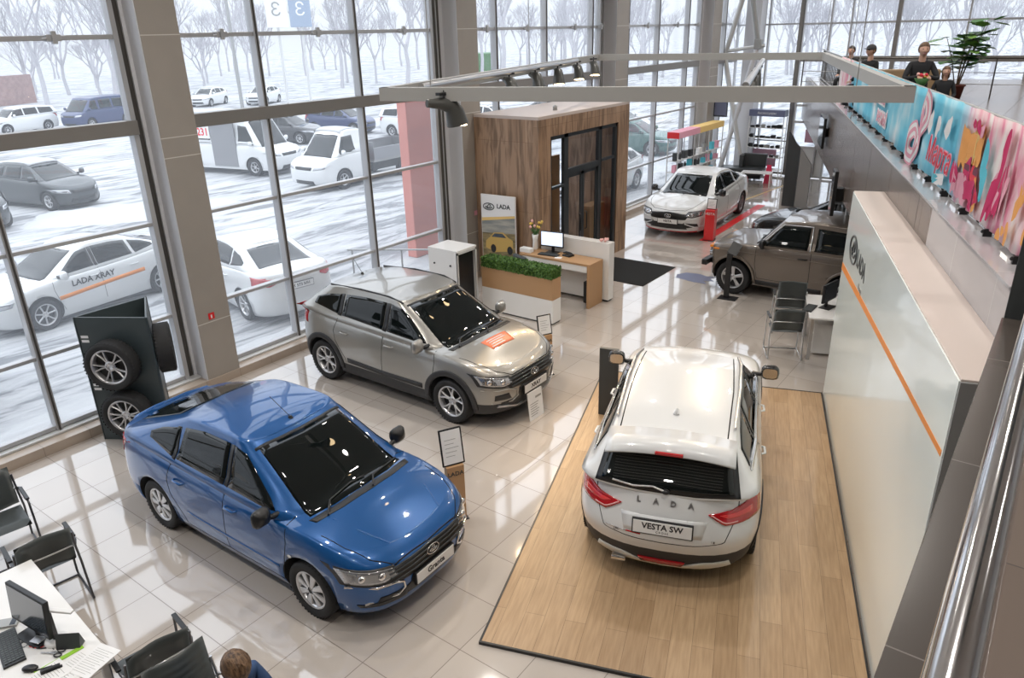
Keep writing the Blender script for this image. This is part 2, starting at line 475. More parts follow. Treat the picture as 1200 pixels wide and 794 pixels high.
def make_wheel(r,tw,rr,style):
    t=MB(); h=tw/2
    prof=[(rr-.005,-h*.8),(rr+.01,-h*.95),(r-.035,-h),(r-.012,-h*.9),(r,-h*.68),(r,h*.68),(r-.012,h*.9),(r-.035,h),(rr+.012,h*.95),(rr-.005,h*.8)]
    t.lathe(prof,40,'y')
    for k in range(3): # tread grooves
        yy=(-.4+.4*k)*h; t.lathe([(r+.0015,yy-.006),(r+.0015,yy+.006)],40,'y')
    # tread blocks
    nb=44
    for i in range(nb):
        a=2*pi*i/nb
        for yy in (-.78,.78):
            c=Vector(((r-.004)*cos(a),yy*h,(r-.004)*sin(a))); tn=Vector((-sin(a),0,cos(a))); rn=Vector((cos(a),0,sin(a)))
            q=[]
            for dy in (-.14*h,.14*h):
                for dt in (-.014,.006): q.append(c+tn*dt*r/.3+Vector((0,dy,0))+rn*.004)
            t.add(q,[(0,1,3,2)])
    tyre=t.build('wheel','rubber')
    b=MB(); kind=style[0]; n=style[1]
    b.mi=0
    b.lathe([(rr-.004,h*.8),(rr-.012,h*.86),(rr-.03,h*.72),(rr-.035,h*.1),(rr-.035,-h*.7)],40,'y')
    # backing
    b.mi=1; b.lathe([(rr-.036,h*.05),(.04,h*.02),(0.001,h*.02)],28,'y')
    b.mi=0
    hub=.052 if rr<.24 else .06
    def spoke(a,w0,w1,r0,r1,y0,y1,skew=0.,th=.022):
        """box spoke from r0 to r1 at angle a, skewed by angle"""
        V=[]
        for (rad,w,yy,sk) in ((r0,w0,y0,0),(lerp(r0,r1,.5),lerp(w0,w1,.5),lerp(y0,y1,.35),skew*.5),(r1,w1,y1,skew)):
            aa=a+sk; rn=Vector((cos(aa),0,sin(aa))); tn=Vector((-sin(aa),0,cos(aa))); c=rn*rad
            V+= [c-tn*w/2+Vector((0,yy-.006,0)), c-tn*w*.3+Vector((0,yy,0)), c+tn*w*.3+Vector((0,yy,0)), c+tn*w/2+Vector((0,yy-.006,0)), c+tn*w/2+Vector((0,yy-th,0)), c-tn*w/2+Vector((0,yy-th,0))]
        F=[]
        for k in range(2):
            for i in range(6): F.append((k*6+i,k*6+(i+1)%6,(k+1)*6+(i+1)%6,(k+1)*6+i))
        b.add([v[:] for v in V],F)
    ro=rr-.02; yo=h*.74; yi=h*.55
    for i in range(n):
        a=2*pi*i/n+.3
        if kind=='pair':   # two thin blades per spoke
            spoke(a-.10,.020,.022,hub*.8,ro,yi,yo,-.13); spoke(a+.10,.020,.022,hub*.8,ro,yi,yo,.13)
        elif kind=='vee':
            spoke(a,.028,.022,hub*.8,ro,yi,yo,-.26); spoke(a,.028,.022,hub*.8,ro,yi,yo,.26)
        elif kind=='wide':
            spoke(a,.05,.075,hub*.8,ro,yi,yo,0,.03)
        elif kind=='cover':
            spoke(a,.040,.085,hub*.7,ro,h*.8,yo,.0,.02)
        else:
            spoke(a,.026,.03,hub*.8,ro,yi,yo,0)
    b.lathe([(hub+.012,yi-.01),(hub+.006,yi+.004),(hub*.55,yi+.010),(hub*.5,yi+.004),(.001,yi+.006)],24,'y')
    for i in range(4):
        a=2*pi*i/4+.5; b.mi=1; b.cyl((hub*.75*cos(a),yi,hub*.75*sin(a)),(hub*.75*cos(a),yi+.011,hub*.75*sin(a)),.006,n=6)
    rim=b.build('rim',None,tyre,mats=[style[2],'black_plastic'])
    return tyre,rim
def side_glass(c, wins, glass='car_glass', trim='black_plastic', chrome=None):
    """wins: list of (lower polyline, upper polyline) in x,z; trims the whole daylight opening first"""
    for k,(lo,up) in enumerate(wins):
        c.patch('side_window',lo,up,'L',glass,.006,10,6,True)
GR=dict(W=.85,xf=2.05,xr=-2.17,zc=.17,wb=2.476,r=.298,tw=.185,rr=.205,zm=.50,clz=.32,paint='paint_blue',lf=.62,lr=.6,nf=3.1,nr=3.,arch=.05,
    belt=[(-2.17,1.0),(-1.9,1.03),(-1.4,.985),(-.6,.935),(.3,.905),(1.1,.90),(1.5,.86),(1.8,.795),(2.05,.70)],
    gh=dict(bf=1.18,br=-2.02,wb=.765,tf=.30,tr=-.95,wt=.565,roof=[(-.95,1.375),(-.5,1.43),(0,1.44),(.3,1.405)],lfb=.5,lft=.22,lrb=.45,lrt=.3,crown=.045),crown=.07)
def granta(loc,rz):
    c=Car('liftback_car','metallic blue liftback car with a Granta front plate, standing nearest the camera on the tiles',GR,loc,rz,'showroom cars')
    c.wheels(('cover',8,'rim_silver'))
    # windscreen + rear glass (plan view x,y)
    c.patch('windshield',[(1.10,.60),(1.17,.36),(1.19,0),(1.17,-.36),(1.10,-.60)],[(.33,.50),(.36,.28),(.37,0),(.36,-.28),(.33,-.50)],'T','car_glass',.004,24,10)
    c.strip('windshield_seal',[(.31,.535),(.345,.28),(.355,0),(.345,-.28),(.31,-.535)],.03,'T','black_plastic',.003,20)
    c.patch('cowl_panel',[(1.21,.62),(1.27,.33),(1.285,0),(1.27,-.33),(1.21,-.62)],[(1.13,.64),(1.19,.34),(1.2,0),(1.19,-.34),(1.13,-.64)],'T','black_plastic',.004,20,3)
    c.patch('rear_window',[(-1.83,.52),(-1.86,0),(-1.83,-.52)],[(-1.05,.46),(-1.03,0),(-1.05,-.46)],'T','car_glass',.004,16,8)
    # trunk lip spoiler
    c.tubeon('spoiler',[(-2.0,.66),(-2.06,.45),(-2.09,.2),(-2.1,0),(-2.09,-.2),(-2.06,-.45),(-2.0,-.66)],'T',.03,'paint_blue',.012)
    # side glass
    side_glass(c,[([(.80,.965),(.1,.985)],[(.36,1.27),(.27,1.33),(.1,1.365)]),
                  ([(.02,.985),(-.78,1.015)],[(.02,1.37),(-.4,1.37),(-.72,1.33)]),
                  ([(-.86,1.02),(-1.30,1.10)],[(-.80,1.315),(-1.1,1.245),(-1.30,1.16)])])
    for x0,x1,z0,z1 in ((.09,.03,.98,1.37),(-.79,-.85,1.0,1.32)):
        c.patch('window_pillar',[(x0,z0),(x1,z0+.01)],[(x0,z1),(x1,z1-.005)],'L','black_plastic',.004,3,6,True)
    # doors
    c.gap([(.98,.93),(1.0,.75),(.95,.5),(.88,.27)]); c.gap([(.06,.95),(.05,.7),(.03,.27)]); c.gap([(-.84,.98),(-.93,.75),(-.90,.6),(-.72,.38),(-.70,.28)])
    c.gap([(.88,.275),(.03,.27),(-.70,.275)])
    c.strip('side_molding',[(.86,.43),(.0,.44),(-.62,.46)],.03,'L','paint_blue',.006,16,True)
    c.gap([(1.36,.70),(1.62,.67),(1.85,.585),(1.98,.43),(2.0,0)],'T',True)
    c.tubeon('hood_crease',[(1.30,.50),(1.6,.44),(1.85,.34)],'T',.012,'paint_blue',-.006,True)
    c.handle((.18,-.70),.80,'paint_blue'); c.mirror_(.80,.985,sc=1.1,y=.74)
    # face
    c.patch('grille',[(-.55,.50),(0,.49),(.55,.50)],[(-.60,.625),(0,.665),(.60,.625)],'F','black_plastic',.006,24,6)
    for z in (.535,.575,.615,.65):
        c.tubeon('grille_bar',[(-.50,z-.012),(-.25,z),(0,z+.003),(.25,z),(.50,z-.012)],'F',.008,'paint_grey',.012)
    c.patch('headlight',[(.42,.570),(.58,.550),(.785,.585)],[(.46,.655),(.64,.680),(.80,.715)],'F','lamp_clear',.007,14,6,True)
    c.patch('headlight_bezel',[(.38,.550),(.58,.530),(.80,.562)],[(.44,.672),(.64,.70),(.815,.735)],'F','black_plastic',.004,14,6,True)
    for y,z in ((.56,.61),(.70,.628)):
        for sg in (1,-1):
            p,n=c.hit('F',y,z); b=MB(); b.sphere((p.x-.0,p.y*sg,p.z),(.028,.045,.038)); b.build('headlight_reflector','chrome',c.root)
    c.patch('lower_grille',[(-.62,.335),(-.3,.30),(0,.295),(.3,.30),(.62,.335)],[(-.60,.40),(-.3,.40),(-.28,.49),(.28,.49),(.3,.40),(.60,.40)],'F','black_plastic',.005,30,5)
    c.patch('bumper_intake',[(.34,.285),(.72,.305)],[(.34,.40),(.42,.352),(.74,.340)],'F','black_plastic',.007,12,4,True)
    c.tubeon('chrome_trim',[(.79,.545),(.62,.518),(.46,.512),(.385,.48),(.37,.41),(.44,.362),(.70,.352)],'F',.012,'chrome',.008,True)
    c.plate(True,.43,'Granta',size=.085)
    p,n=c.hit('F',0,.60); lada_badge('badge',.16,frame_mtx((p.x+.022,0,.60),(0,1,0),(-.25,0,1)),c.root)
    p,n=c.hit('T',1.55,0); 
    c.patch('taillight',[(.56,.80),(.78,.78)],[(.58,.95),(.80,.96)],'B','lamp_red',.006,8,6,True)
    c.patch('side_marker',[(-2.02,.80),(-1.80,.86)],[(-2.05,.96),(-1.85,.95)],'L','lamp_red',.006,8,5,True)
    c.plate(False,.78,'',w=.5)
    c.wipers([[(1.24,-.50),(1.10,-.35),(1.06,-.05),(1.08,.12)],[(1.27,.05),(1.14,.18),(1.10,.42),(1.06,.58)]])
    p,n=c.hit('T',.20,0); b=MB(); b.cyl(p-Vector((0,0,.01)),p+Vector((-.01,0,.02)),.028,.018,12); b.tube([p+Vector((0,0,.01)),p+Vector((-.30,0,.16))],.0035,6); b.build('antenna','black_plastic',c.root)
    for sg in (1,-1):
        p,n=c.hit('L',1.04,.62); b=MB(); b.sphere((1.04,(p.y+.002)*sg,.62),(.028,.008,.016)); b.build('side_repeater','plate_white',c.root)
        M=frame_mtx((-1.55,sg*.80,.2),(1,0,0),(0,0,1))
        b=MB(); b.box(.93-1.86,.94-1.86,sg*.66-.1,sg*.66+.1,.14,.3); b.build('mud_flap','rubber',c.root)
    return c
XR=dict(W=.885,xf=2.12,xr=-2.04,zc=.22,wb=2.592,r=.328,tw=.215,rr=.235,zm=.58,clz=.40,clad=3,paint='paint_silver',lf=.60,lr=.55,nf=3.1,nr=2.9,arch=.05,
    belt=[(-2.04,1.10),(-1.8,1.13),(-1.3,1.08),(-.5,1.03),(.4,1.0),(1.05,.99),(1.5,.95),(1.85,.885),(2.12,.80)],
    ws=[.84,.95,.985,1,.99,.97,.94,.89],
    gh=dict(bf=1.20,br=-1.98,wb=.795,tf=.30,tr=-1.45,wt=.60,roof=[(-1.45,1.475),(-.9,1.53),(-.2,1.545),(.3,1.50)],lfb=.5,lft=.22,lrb=.4,lrt=.3,crown=.045),crown=.075)
def xray(loc,rz):
    c=Car('crossover_car','metallic beige-silver crossover car with orange bonnet sticker and black wheel arch cladding',XR,loc,rz,'showroom cars')
    c.wheels(('vee',5,'rim_silver'))
    c.patch('windshield',[(1.12,.64),(1.19,.38),(1.21,0),(1.19,-.38),(1.12,-.64)],[(.33,.53),(.36,.3),(.37,0),(.36,-.3),(.33,-.53)],'T','car_glass',.004,24,10)
    c.strip('windshield_seal',[(.31,.56),(.345,.3),(.355,0),(.345,-.3),(.31,-.56)],.03,'T','black_plastic',.003,20)
    c.patch('cowl_panel',[(1.23,.66),(1.29,.35),(1.305,0),(1.29,-.35),(1.23,-.66)],[(1.15,.68),(1.21,.36),(1.22,0),(1.21,-.36),(1.15,-.68)],'T','black_plastic',.004,20,3)
    c.patch('rear_window',[(-.52,1.17),(0,1.16),(.52,1.17)],[(-.48,1.44),(0,1.45),(.48,1.44)],'B','car_glass',.004,14,6)
    side_glass(c,[([(.84,1.06),(.08,1.09)],[(.40,1.36),(.30,1.42),(.08,1.46)]),
                  ([(-.02,1.095),(-.88,1.14)],[(-.02,1.465),(-.45,1.465),(-.86,1.44)]),
                  ([(-.98,1.15),(-1.52,1.22)],[(-.96,1.425),(-1.25,1.39),(-1.48,1.32)])])
    for x0,x1,z0,z1 in ((.07,-.01,1.08,1.465),(-.89,-.97,1.13,1.44)):
        c.patch('window_pillar',[(x0,z0),(x1,z0+.01)],[(x0,z1),(x1,z1-.005)],'L','black_plastic',.004,3,6,True)
    c.gap([(1.02,1.02),(1.04,.85),(1.0,.6),(.92,.42)]); c.gap([(.03,1.05),(.02,.8),(.0,.42)]); c.gap([(-.93,1.1),(-1.02,.9),(-.99,.75),(-.80,.5),(-.78,.42)])
    c.gap([(1.40,.74),(1.68,.70),(1.92,.60),(2.05,.42),(2.07,0)],'T',True)
    c.handle((.16,-.78),.90,'paint_silver'); c.mirror_(.84,1.08,m='paint_silver',sc=1.2,y=.78)
    # x shaped side crease
    c.strip('side_molding',[(.80,.455),(0,.445),(-.74,.47)],.07,'L','cladding',.012,16,True)
    for xc in (1.296,-1.296):
        c.arc_band('wheel_arch_trim',xc,.343,.374,.455,-4,184,'cladding')
    # face
    c.patch('grille',[(-.50,.60),(0,.575),(.50,.60)],[(-.60,.72),(0,.785),(.60,.72)],'F','black_plastic',.006,24,6)
    for z in (.64,.685,.73,.765):
        c.tubeon('grille_bar',[(-.48,z-.02),(-.25,z-.005),(0,z),(.25,z-.005),(.48,z-.02)],'F',.010,'paint_grey',.012)
    c.patch('headlight_bezel',[(.40,.645),(.60,.630),(.82,.67)],[(.47,.775),(.67,.805),(.83,.83)],'F','black_plastic',.004,14,6,True)
    c.patch('headlight',[(.43,.665),(.60,.650),(.80,.69)],[(.49,.757),(.67,.785),(.815,.81)],'F','lamp_clear',.007,14,6,True)
    for y,z in ((.58,.71),(.73,.728)):
        for sg in (1,-1):
            p,n=c.hit('F',y,z); b=MB(); b.sphere((p.x,p.y*sg,p.z),(.028,.045,.042)); b.build('headlight_reflector','chrome',c.root)
    c.patch('lower_grille',[(-.62,.35),(-.3,.29),(0,.28),(.3,.29),(.62,.35)],[(-.62,.415),(-.36,.43),(-.33,.58),(.33,.58),(.36,.43),(.62,.415)],'F','black_plastic',.006,30,5)
    c.patch('bumper_intake',[(.47,.45),(.70,.455)],[(.52,.545),(.70,.535)],'F','black_plastic',.006,10,4,True)
    c.tubeon('chrome_trim',[(.81,.615),(.66,.60),(.50,.595),(.38,.54),(.36,.46),(.46,.40),(.72,.41)],'F',.012,'paint_silver',.006,True)
    c.strip('skid_plate',[(-.66,.37),(-.5,.34),(-.32,.285),(0,.275),(.32,.285),(.5,.34),(.66,.37)],.035,'F','satin_metal',.02,28)
    c.plate(True,.50,'XRAY',size=.085)
    p,n=c.hit('F',0,.69); lada_badge('badge',.17,frame_mtx((p.x+.024,0,.69),(0,1,0),(-.25,0,1)),c.root)
    c.patch('bonnet_sticker',[(1.40,-.27),(1.41,.27)],[(1.62,-.27),(1.64,.20)],'T','orange_sticker',.003,10,5)
    for k in range(4):
        c.strip('sticker_stripe',[(1.45+k*.045,-.20 if k<3 else -.23),(1.455+k*.045,.16 if k<2 else .05)],.018,'T','plate_white',.0045,6)
    c.patch('taillight',[(.60,.92),(.84,.90)],[(.62,1.14),(.80,1.16)],'B','lamp_red',.006,8,6,True)
    c.patch('side_marker',[(-1.97,.93),(-1.72,.97)],[(-2.0,1.12),(-1.74,1.09)],'L','lamp_red',.006,8,5,True)
    c.plate(False,.70,'',w=.5)
    c.wipers([[(1.25,-.55),(1.12,-.38),(1.08,-.05),(1.10,.12)],[(1.28,.05),(1.16,.18),(1.12,.42),(1.08,.62)]])
    p,n=c.hit('T',-1.2,.0); b=MB(); b.cyl(p-Vector((0,0,.01)),p+Vector((-.01,0,.025)),.028,.018,12); b.tube([p+Vector((0,0,.01)),p+Vector((-.18,0,.22))],.0035,6); b.build('antenna','black_plastic',c.root)
    c.tubeon('roof_rail',[(.25,.575),(.0,.59),(-.6,.59),(-1.3,.565)],'T',.012,'black_plastic',.012,True)
    return c
SW=dict(W=.885,xf=2.18,xr=-2.22,zc=.20,wb=2.635,r=.325,tw=.205,rr=.23,zm=.60,clz=.44,clad=3,paint='paint_white',lf=.75,lr=.62,nf=2.6,nr=2.6,arch=.05,
    tail=[.26,.12,.04,0,.05,.11,.15,.22],
    belt=[(-2.22,1.03),(-1.9,1.07),(-1.3,1.03),(-.5,.97),(.4,.94),(1.1,.93),(1.6,.88),(1.95,.80),(2.18,.72)],
    gh=dict(bf=1.25,br=-2.08,wb=.79,tf=.35,tr=-1.72,wt=.575,roof=[(-1.75,1.38),(-1.0,1.44),(-.2,1.46),(.35,1.42)],lfb=.5,lft=.22,lrb=.30,lrt=.16,nr=4.5,crown=.05),crown=.07)
def vesta_sw(loc,rz):
    c=Car('estate_car','white estate car seen from behind on the wooden platform, with a VESTA SW rear plate',SW,loc,rz,'showroom cars')
    c.wheels(('pair',5,'rim_silver'))
    c.patch('windshield',[(1.17,.64),(1.24,.38),(1.26,0),(1.24,-.38),(1.17,-.64)],[(.38,.51),(.41,.3),(.42,0),(.41,-.3),(.38,-.51)],'T','car_glass',.004,24,10)
    c.patch('rear_window_frame',[(-.67,1.045),(-.3,1.02),(0,1.015),(.3,1.02),(.67,1.045)],[(-.60,1.335),(-.3,1.365),(0,1.37),(.3,1.365),(.60,1.335)],'B','black_plastic',.006,20,8)
    c.patch('rear_window',[(-.61,1.07),(-.3,1.045),(0,1.04),(.3,1.045),(.61,1.07)],[(-.55,1.325),(-.3,1.35),(0,1.355),(.3,1.35),(.55,1.325)],'B','car_glass',.009,20,8)
    # spoiler over the tailgate glass
    b=MB(); V=[];F=[]; n=16
    for i in range(n+1):
        y=lerp(-.60,.60,i/n); k=1-(abs(y)/.62)**4*.6; zt=1.425-.045*abs(y/.6)**2
        V+=[(-1.62,y,zt+.022),(-1.85,y,zt-.008),(-1.98-.05*k+.05,y,zt-.055),(-1.965,y,zt-.075),(-1.80,y,zt-.075),(-1.62,y,zt-.05)]
    for i in range(n):
        for k in range(6): F.append((i*6+k,i*6+(k+1)%6,(i+1)*6+(k+1)%6,(i+1)*6+k))
    F+=[tuple(range(5,-1,-1)),tuple(range(n*6,n*6+6))]
    b.add(V,F,True); b.build('spoiler','paint_white',c.root)
    b=MB(); b.box(-1.985,-1.955,-.13,.13,1.358,1.385,.006); b.build('brake_light','lamp_red',c.root)
    side_glass(c,[([(.88,1.0),(.12,1.03)],[(.44,1.29),(.34,1.35),(.12,1.39)]),
                  ([(.02,1.03),(-.88,1.075)],[(.02,1.395),(-.4,1.40),(-.86,1.385)]),
                  ([(-.97,1.08),(-1.66,1.17)],[(-.95,1.38),(-1.3,1.355),(-1.6,1.31)])])
    for x0,x1,z0,z1 in ((.11,.03,1.02,1.395),(-.89,-.96,1.07,1.385)):
        c.patch('window_pillar',[(x0,z0),(x1,z0+.01)],[(x0,z1),(x1,z1-.005)],'L','black_plastic',.004,3,6,True)
    c.strip('chrome_trim',[(1.0,.975),(.12,1.005),(-.9,1.05),(-1.68,1.145)],.02,'L','chrome',.009,24,True)
    c.gap([(1.06,.96),(1.08,.8),(1.02,.55),(.94,.42)]); c.gap([(.07,1.0),(.06,.75),(.04,.42)]); c.gap([(-.93,1.04),(-1.03,.85),(-.99,.7),(-.82,.5),(-.80,.42)])
    c.handle((.20,-.78),.86,'paint_white'); c.mirror_(.88,1.03,m='paint_black',sc=1.15,y=.78,w=.22)
    for xc in (1.3175,-1.3175): c.arc_band('wheel_arch_trim',xc,.34,.372,.43,-4,184,'cladding')
    c.strip('side_molding',[(.82,.45),(0,.44),(-.80,.46)],.09,'L','cladding',.012,16,True)
    c.tubeon('roof_rail',[(.30,.545),(.0,.575),(-.6,.575),(-1.45,.56)],'T',.016,'satin_metal',.03,True)
    c.gap([(.35,.50),(-.7,.53),(-1.6,.51)],'T',True,w=.012)
    c.gap([(.43,.0),(.43,.45)],'T',True,w=.010)
    # tailgate details
    c.gap([(.66,1.05),(.66,.90),(.63,.78),(.56,.60),(.30,.565),(0,.56)],'B',True)
    zt=.86
    c.patch('taillight',[(.40,.862),(.55,.765),(.85,.78)],[(.40,.868),(.62,.905),(.83,.99)],'B','lamp_red',.012,16,7,True)
    c.patch('taillight_reflector',[(.50,.855),(.58,.825),(.78,.84)],[(.50,.860),(.62,.87),(.77,.90)],'B','lamp_orange' if 0 else 'lamp_red_bright',.015,12,4,True)
    c.strip('chrome_trim',[(.42,.866),(.55,.785),(.66,.79)],.012,'B','lamp_pink',.0145,8,True)
    for sg in (1,-1):
        x=-1.96; p,n=c.hit('L',x,.88); o=MB()
    for i,ch in enumerate('LADA'):
        y=.24-i*.16; p,n=c.hit('B',y,.93); text(ch,.072,'satin_metal',frame_mtx(p+n*.004,(0,-1,0),(-n.z*1.,0,1) if 0 else (n.z*1.0,0,1)),c.root,'tailgate_letter',depth=.004,bold=.003)
    c.plate(False,.715,'VESTA SW',w=.54,h=.125,size=.082,sub='CROSS',tilt=.12)
    c.patch('number_plate_recess',[(-.36,.64),(.36,.64)],[(-.40,.80),(.40,.80)],'B','paint_white',.003,6,4)
    for (y,txt) in ((.42,'LADA'),(-.46,'1.8')):
        p,n=c.hit('B',y,.615); text(txt,.03,'ink_black',frame_mtx(p+n*.003,(0,-1,0),(0,0,1)),c.root,'tailgate_letter',depth=.002)
    c.strip('chrome_trim',[(.54,.628),(.34,.622)],.012,'B','satin_metal',.004,6); c.strip('red_script_trim',[(.34,.622),(.20,.62)],.014,'B','lamp_red',.004,6)
    # skid plate and exhaust
    c.patch('skid_plate',[(-.64,.255),(-.4,.235),(0,.225),(.4,.235),(.64,.255)],[(-.62,.335),(-.36,.325),(-.22,.27),(.22,.27),(.36,.325),(.62,.335)],'B','rear_skid',.012,28,4)
    c.patch('fog_lamp',[(-.19,.25),(.19,.25)],[(-.22,.315),(.22,.315)],'B','lamp_red',.014,8,3)
    for sg in (1,):
        b=MB(); b.box(-2.13,-2.0,.34,.48,.205,.25,.012); b.build('exhaust_tip','chrome',c.root)
    c.tubeon('wiper',[(0,1.03),(.12,1.055),(.30,1.045),(.50,1.065)],'B',.010,'satin_metal',.028)
    b=MB(); p,n=c.hit('B',0,1.03); b.sphere(p+n*.015,(.03,.04,.025)); b.build('wiper_pivot','black_plastic',c.root)
    for k in range(12):
        z=1.09+k*.02; c.strip('heating_line',[(-.50,z),(0,z+.008),(.50,z)],.0025,'B','heater',.0105,12,sink=.001)
    # shark fin
    p,n=c.hit('T',-1.28,0); b=MB()
    V=[(p.x+.10,0,p.z-.005),(p.x+.04,.018,p.z-.005),(p.x-.07,.03,p.z-.005),(p.x-.07,-.03,p.z-.005),(p.x+.04,-.018,p.z-.005),(p.x-.02,0,p.z+.05),(p.x-.075,0,p.z+.065),(p.x-.085,0,p.z-.005)]
    b.add(V,[(0,1,5),(1,2,6,5),(2,7,6),(7,3,6),(3,4,5,6),(4,0,5)],True); b.build('antenna','paint_white',c.root)
    # front (reflected / seen from elsewhere)
    c.patch('headlight',[(.46,.60),(.62,.59),(.78,.64)],[(.54,.70),(.66,.72),(.80,.73)],'F','lamp_clear',.006,12,6,True)
    c.patch('grille',[(-.46,.50),(0,.48),(.46,.50)],[(-.50,.66),(0,.69),(.50,.66)],'F','black_plastic',.006,20,5)
    return c
mat('lamp_red_bright',(.75,.05,.05),.15,coat=1.); mat('lamp_pink',(.75,.35,.35),.2,coat=1.); mat('heater',(.05,.045,.04),.5); mat('rear_skid',(.68,.66,.60),.4)
VS=dict(W=.88,xf=2.18,xr=-2.20,zc=.16,wb=2.635,r=.312,tw=.205,rr=.225,zm=.54,clz=.34,paint='paint_white',lf=.60,lr=.55,nf=3.0,nr=3.0,
    belt=[(-2.2,1.0),(-1.9,1.03),(-1.5,1.02),(-.5,.95),(.4,.92),(1.1,.91),(1.6,.86),(1.95,.78),(2.18,.69)],
    gh=dict(bf=1.25,br=-1.78,wb=.785,tf=.35,tr=-.85,wt=.57,roof=[(-.85,1.36),(-.4,1.41),(0,1.42),(.35,1.385)],lfb=.5,lft=.22,lrb=.35,lrt=.22,crown=.045),crown=.07)
def sedan(name,label,loc,rz,paint='paint_white',sport=False,group=None,detail=True,plate='',sub=3,rear_plate='',cut=True,cat='car'):
    S=dict(VS); S['paint']=paint
    c=Car(name,label,S,loc,rz,group,sub=sub,cut=cut)
    c.wheels(('pair',5,'wheel_grey') if sport else ('plain',7,'rim_silver'))
    c.patch('windshield',[(1.17,.63),(1.24,.38),(1.26,0),(1.24,-.38),(1.17,-.63)],[(.38,.50),(.41,.3),(.42,0),(.41,-.3),(.38,-.50)],'T','car_glass',.004,20,8)
    c.patch('rear_window',[(-1.66,.56),(-1.71,0),(-1.66,-.56)],[(-.96,.46),(-.93,0),(-.96,-.46)],'T','car_glass',.004,14,8)
    side_glass(c,[([(.86,.975),(.12,1.0)],[(.44,1.26),(.34,1.32),(.12,1.355)]),
                  ([(.03,1.0),(-.75,1.03)],[(.03,1.36),(-.4,1.355),(-.70,1.32)]),
                  ([(-.82,1.035),(-1.28,1.10)],[(-.77,1.305),(-1.05,1.24),(-1.27,1.145)])])
    c.patch('window_pillar',[(.11,.99),(.04,.995)],[(.11,1.355),(.04,1.36)],'L','black_plastic',.004,3,6,True)
    c.mirror_(.86,1.0,m='paint_black' if sport else paint,sc=1.1,y=.78)
    c.patch('headlight',[(.46,.59),(.62,.575),(.80,.62)],[(.52,.68),(.66,.70),(.81,.71)],'F','lamp_clear',.007,12,6,True)
    c.patch('taillight',[(.46,.86),(.60,.80),(.84,.82)],[(.48,.93),(.66,.95),(.82,.98)],'B','lamp_red',.010,12,6,True)
    c.patch('side_marker',[(-2.02,.83),(-1.78,.92)],[(-2.04,.97),(-1.80,.96)],'L','lamp_red',.008,8,4,True)
    c.patch('grille',[(-.46,.50),(0,.48),(.46,.50)],[(-.54,.63),(0,.67),(.54,.63)],'F','black_plastic',.006,20,5)
    c.patch('lower_grille',[(-.50,.25),(0,.24),(.50,.25)],[(-.40,.40),(0,.40),(.40,.40)],'F','black_plastic',.007,20,4)
    c.plate(True,.44,plate,size=.08); c.plate(False,.75,rear_plate,size=.085)
    if detail:
        c.patch('headlight_bezel',[(.42,.57),(.62,.555),(.81,.60)],[(.50,.70),(.66,.72),(.82,.73)],'F','black_plastic',.004,12,6,True)
        for y,z in ((.60,.63),(.74,.65)):
            for sg in (1,-1):
                p,n=c.hit('F',y,z); b=MB(); b.sphere((p.x,p.y*sg,p.z),(.028,.04,.036)); b.build('headlight_reflector','chrome',c.root)
        c.patch('bumper_intake',[(.44,.28),(.74,.32)],[(.40,.42),(.72,.40)],'F','black_plastic',.007,10,4,True)
        c.tubeon('chrome_trim',[(.84,.55),(.66,.53),(.44,.47),(.44,.40),(.66,.31),(.80,.32)],'F',.016,'paint_white',.014,True)
        p,n=c.hit('F',0,.58); lada_badge('badge',.17,frame_mtx((p.x+.022,0,.58),(0,1,0),(-.25,0,1)),c.root)
        c.strip('splitter',[(-.7,.19),(-.3,.165),(0,.16),(.3,.165),(.7,.19)],.02,'F','lamp_red',.02,20)
        c.gap([(1.04,.93),(1.06,.75),(1.0,.5),(.92,.3)]); c.gap([(.07,.97),(.06,.7),(.04,.3)]); c.gap([(-.83,1.0),(-.98,.8),(-.95,.65),(-.78,.45),(-.76,.32)])
        c.gap([(1.42,.70),(1.7,.67),(1.93,.58),(2.06,.42),(2.1,0)],'T',True)
        c.handle((.20,-.70),.83,paint)
        c.strip('side_molding',[(.9,.24),(0,.22),(-.85,.24)],.07,'L',paint,.02,16,True)
        c.wipers([[(1.3,-.5),(1.17,-.35),(1.13,0),(1.14,.12)],[(1.33,.05),(1.2,.18),(1.16,.42),(1.12,.6)]])
        if sport: c.tubeon('spoiler',[(-2.02,.62),(-2.07,.4),(-2.1,0),(-2.07,-.4),(-2.02,-.62)],'T',.022,'paint_white',.014)
    else:
        c.gap([(1.04,.93),(1.06,.75),(1.0,.5),(.92,.3)]); c.gap([(.07,.97),(.06,.7),(.04,.3)]); c.handle((.20,-.70),.83,paint)
    return c
NV=dict(W=.80,xf=1.90,xr=-1.68,zc=.26,wb=2.20,xc=.25,r=.345,tw=.20,rr=.235,zm=.66,clz=.42,paint='paint_niva',lf=.22,lr=.22,nf=3.4,nr=3.4,arch=.07,
    nose=[.10,.05,.03,.02,.0,0,.02,.06],tail=[.1,.04,.02,0,0,.01,.03,.05],ws=[.86,.94,.985,1,1,.99,.97,.93],wx=[(-1.68,.97),(-1,1),(1,1),(1.9,.97)],
    belt=[(-1.68,1.06),(-1.0,1.07),(0,1.06),(.95,1.05),(1.4,1.02),(1.9,.96)],
    gh=dict(bf=1.02,br=-1.61,wb=.755,tf=.55,tr=-1.38,wt=.63,roof=[(-1.38,1.52),(-.8,1.58),(-.1,1.59),(.55,1.55)],lfb=.25,lft=.16,lrb=.2,lrt=.2,nr=4.,nf=3.6,crown=.04,bulge=.012),crown=.035)
